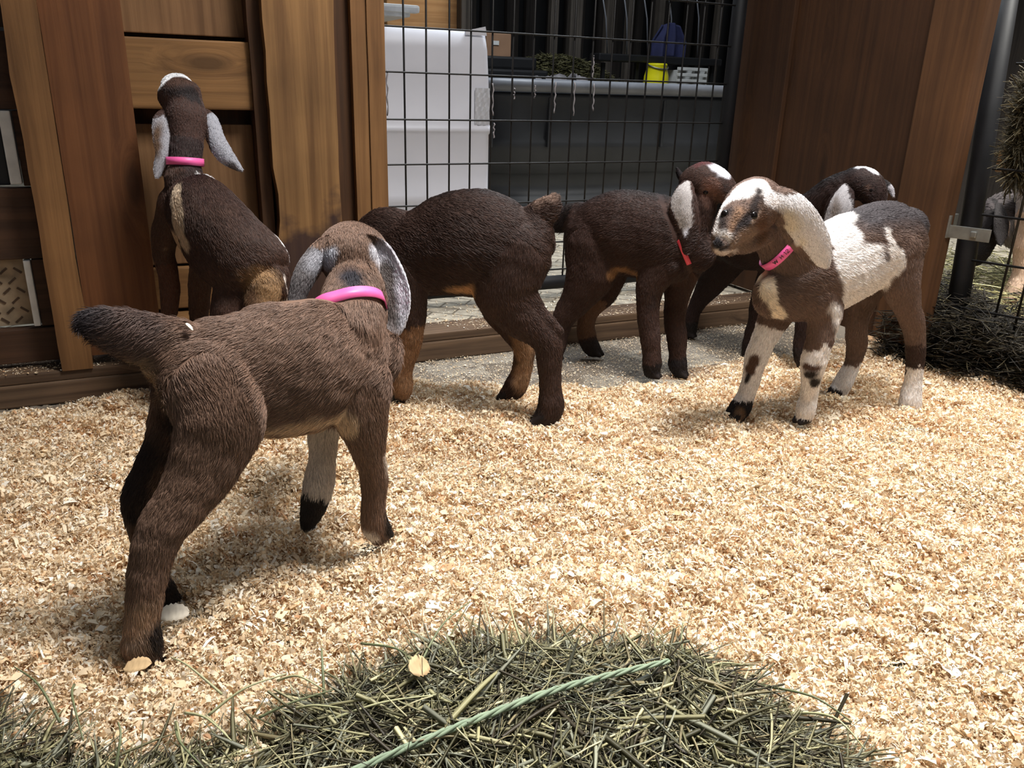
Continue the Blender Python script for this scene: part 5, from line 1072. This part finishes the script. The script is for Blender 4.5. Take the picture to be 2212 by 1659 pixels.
# a few long stray stalks
STR = [((700, 1560), (950, 1500)), ((900, 1450), (1015, 1300)), ((1130, 1400), (1100, 1300)), ((700, 1500), (695, 1400)), ((450, 1545), (620, 1455)), ((250, 1659), (255, 1560)), ((600, 1470), (700, 1490)), ((130, 1560), (30, 1440)), ((480, 1500), (370, 1420)), ((1480, 1420), (1475, 1345)), ((1500, 1470), (1625, 1440)), ((1640, 1480), (1840, 1560)), ((1700, 1540), (1870, 1620)), ((780, 1390), (900, 1440)), ((1340, 1500), (1370, 1600)), ((380, 1560), (440, 1659)), ((400, 1540), (500, 1600)), ((160, 1480), (180, 1600)), ((640, 1530), (740, 1530)), ((1150, 1560), (1260, 1520)), ((1560, 1500), (1520, 1420)), ((560, 1550), (720, 1490))]
for i, ((ax, ay), (bx, by)) in enumerate(STR):
    a, b = G(ax, ay, .03), G(bx, by, .045); m_ = (a + b) / 2 + np.array([0, 0, .008]) + r.normal(0, .004, 3); pts = catmull([a, m_, b], 6); bm = bmesh.new()
    tube_bm(bm, [Vector(p) - Vector(a) for p in pts], [.0014 * (1 - .6 * t) for t in np.linspace(0, 1, len(pts))], 6)
    tag(bm_obj('hay_stalk', bm, [M['stalk1'], M['stalk2']][i % 2], None, tuple(a), (0, 0, 0), True), 'single long pale hay stalk sticking out of the foreground pile', 'stalk', 'stray stalks on the hay pile')
# twine
pts = catmull([G(730, 1680, .045), G(900, 1605, .052), G(1050, 1545, .056), G(1200, 1490, .060), G(1330, 1455, .062), G(1445, 1428, .058)], 14); bm = bmesh.new(); n = len(pts)
for ph in (0, 2.09, 4.19):
    q = []
    for i, p in enumerate(pts):
        T = pts[min(i + 1, n - 1)] - pts[max(i - 1, 0)]; T /= np.linalg.norm(T); X_ = np.cross(T, [0, 0, 1]); Y_ = np.cross(X_, T); a = i * .55 + ph; q.append(p + (X_ * math.cos(a) + Y_ * math.sin(a)) * .0016 - pts[0])
    tube_bm(bm, q, [.0017 * (1 - .6 * max(0, i / n - .6)) for i in range(n)], 7)
tag(bm_obj('twine', bm, M['twine'], None, tuple(pts[0]), (0, 0, 0), True), 'pale green twisted twine lying diagonally across the foreground hay', 'twine')
# leaves and thick chips lying about
def chip(name, px, py, z, w_, l_, rot, mat, label, cat, group=None):
    bm = bmesh.new(); p = G(px, py, z); m_ = 14; vv = []
    for i in range(m_ + 1):
        for j in range(5):
            t = i / m_ * 2 - 1; u_ = (j / 4 * 2 - 1) * (math.sqrt(max(0, 1 - t ** 2)) * (1 + .12 * math.sin(i * 2.7 + px))) ; vv.append(bm.verts.new((t * l_, u_ * w_, .12 * l_ * (1 - t * t) + .1 * w_ * u_ * u_ + .03 * l_ * math.sin(i * 2.1 + j))))
    for i in range(m_):
        for j in range(4): bm.faces.new((vv[i * 5 + j], vv[(i + 1) * 5 + j], vv[(i + 1) * 5 + j + 1], vv[i * 5 + j + 1]))
    bmesh.ops.remove_doubles(bm, verts=bm.verts, dist=1e-5)
    o = bm_obj(name, bm, mat, None, tuple(p), rot, True); o.modifiers.new('s', 'SOLIDIFY').thickness = .0004; tag(o, label, cat, group)
chip('wood_chip', 297, 1438, .012, .008, .014, (.3, -.2, .1), M['chip'], 'oval tan wood chip beside the rear hoof of the foreground kid', 'wood chip')
chip('wood_flake', 375, 1325, .012, .010, .016, (.5, .1, .4), M['pale_chip'], 'pale curled flake right of the foreground kid rear leg', 'wood flake')
chip('wood_flake', 408, 706, .0, .003, .005, (.3, .9, .4), M['pale_chip'], 'tiny pale flake stuck on the back of the foreground kid', 'wood flake'); fl_ = bpy.data.objects['wood_flake.001']
Vv = np.empty(len(A.root.data.vertices) * 3, np.float32); A.root.data.vertices.foreach_get('co', Vv); Vv = Vv.reshape(-1, 3) + A.c0; dd = ray(409, 706); dd /= np.linalg.norm(dd); t = (Vv - CAM) @ dd; k = np.linalg.norm(Vv - CAM - t[:, None] * dd, axis=1) < .006; fl_.location = CAM + dd * (t[k].min() - .007)
chip('dry_leaf', 905, 1440, .055, .010, .012, (.6, .2, .9), M['chip'], 'tan dry leaf lying on the left of the hay pile', 'leaf')
chip('wood_flake', 1190, 1600, .06, .006, .012, (.4, .3, .3), M['pale_chip'], 'small whitish flake caught low in the hay pile', 'wood flake') if False else None
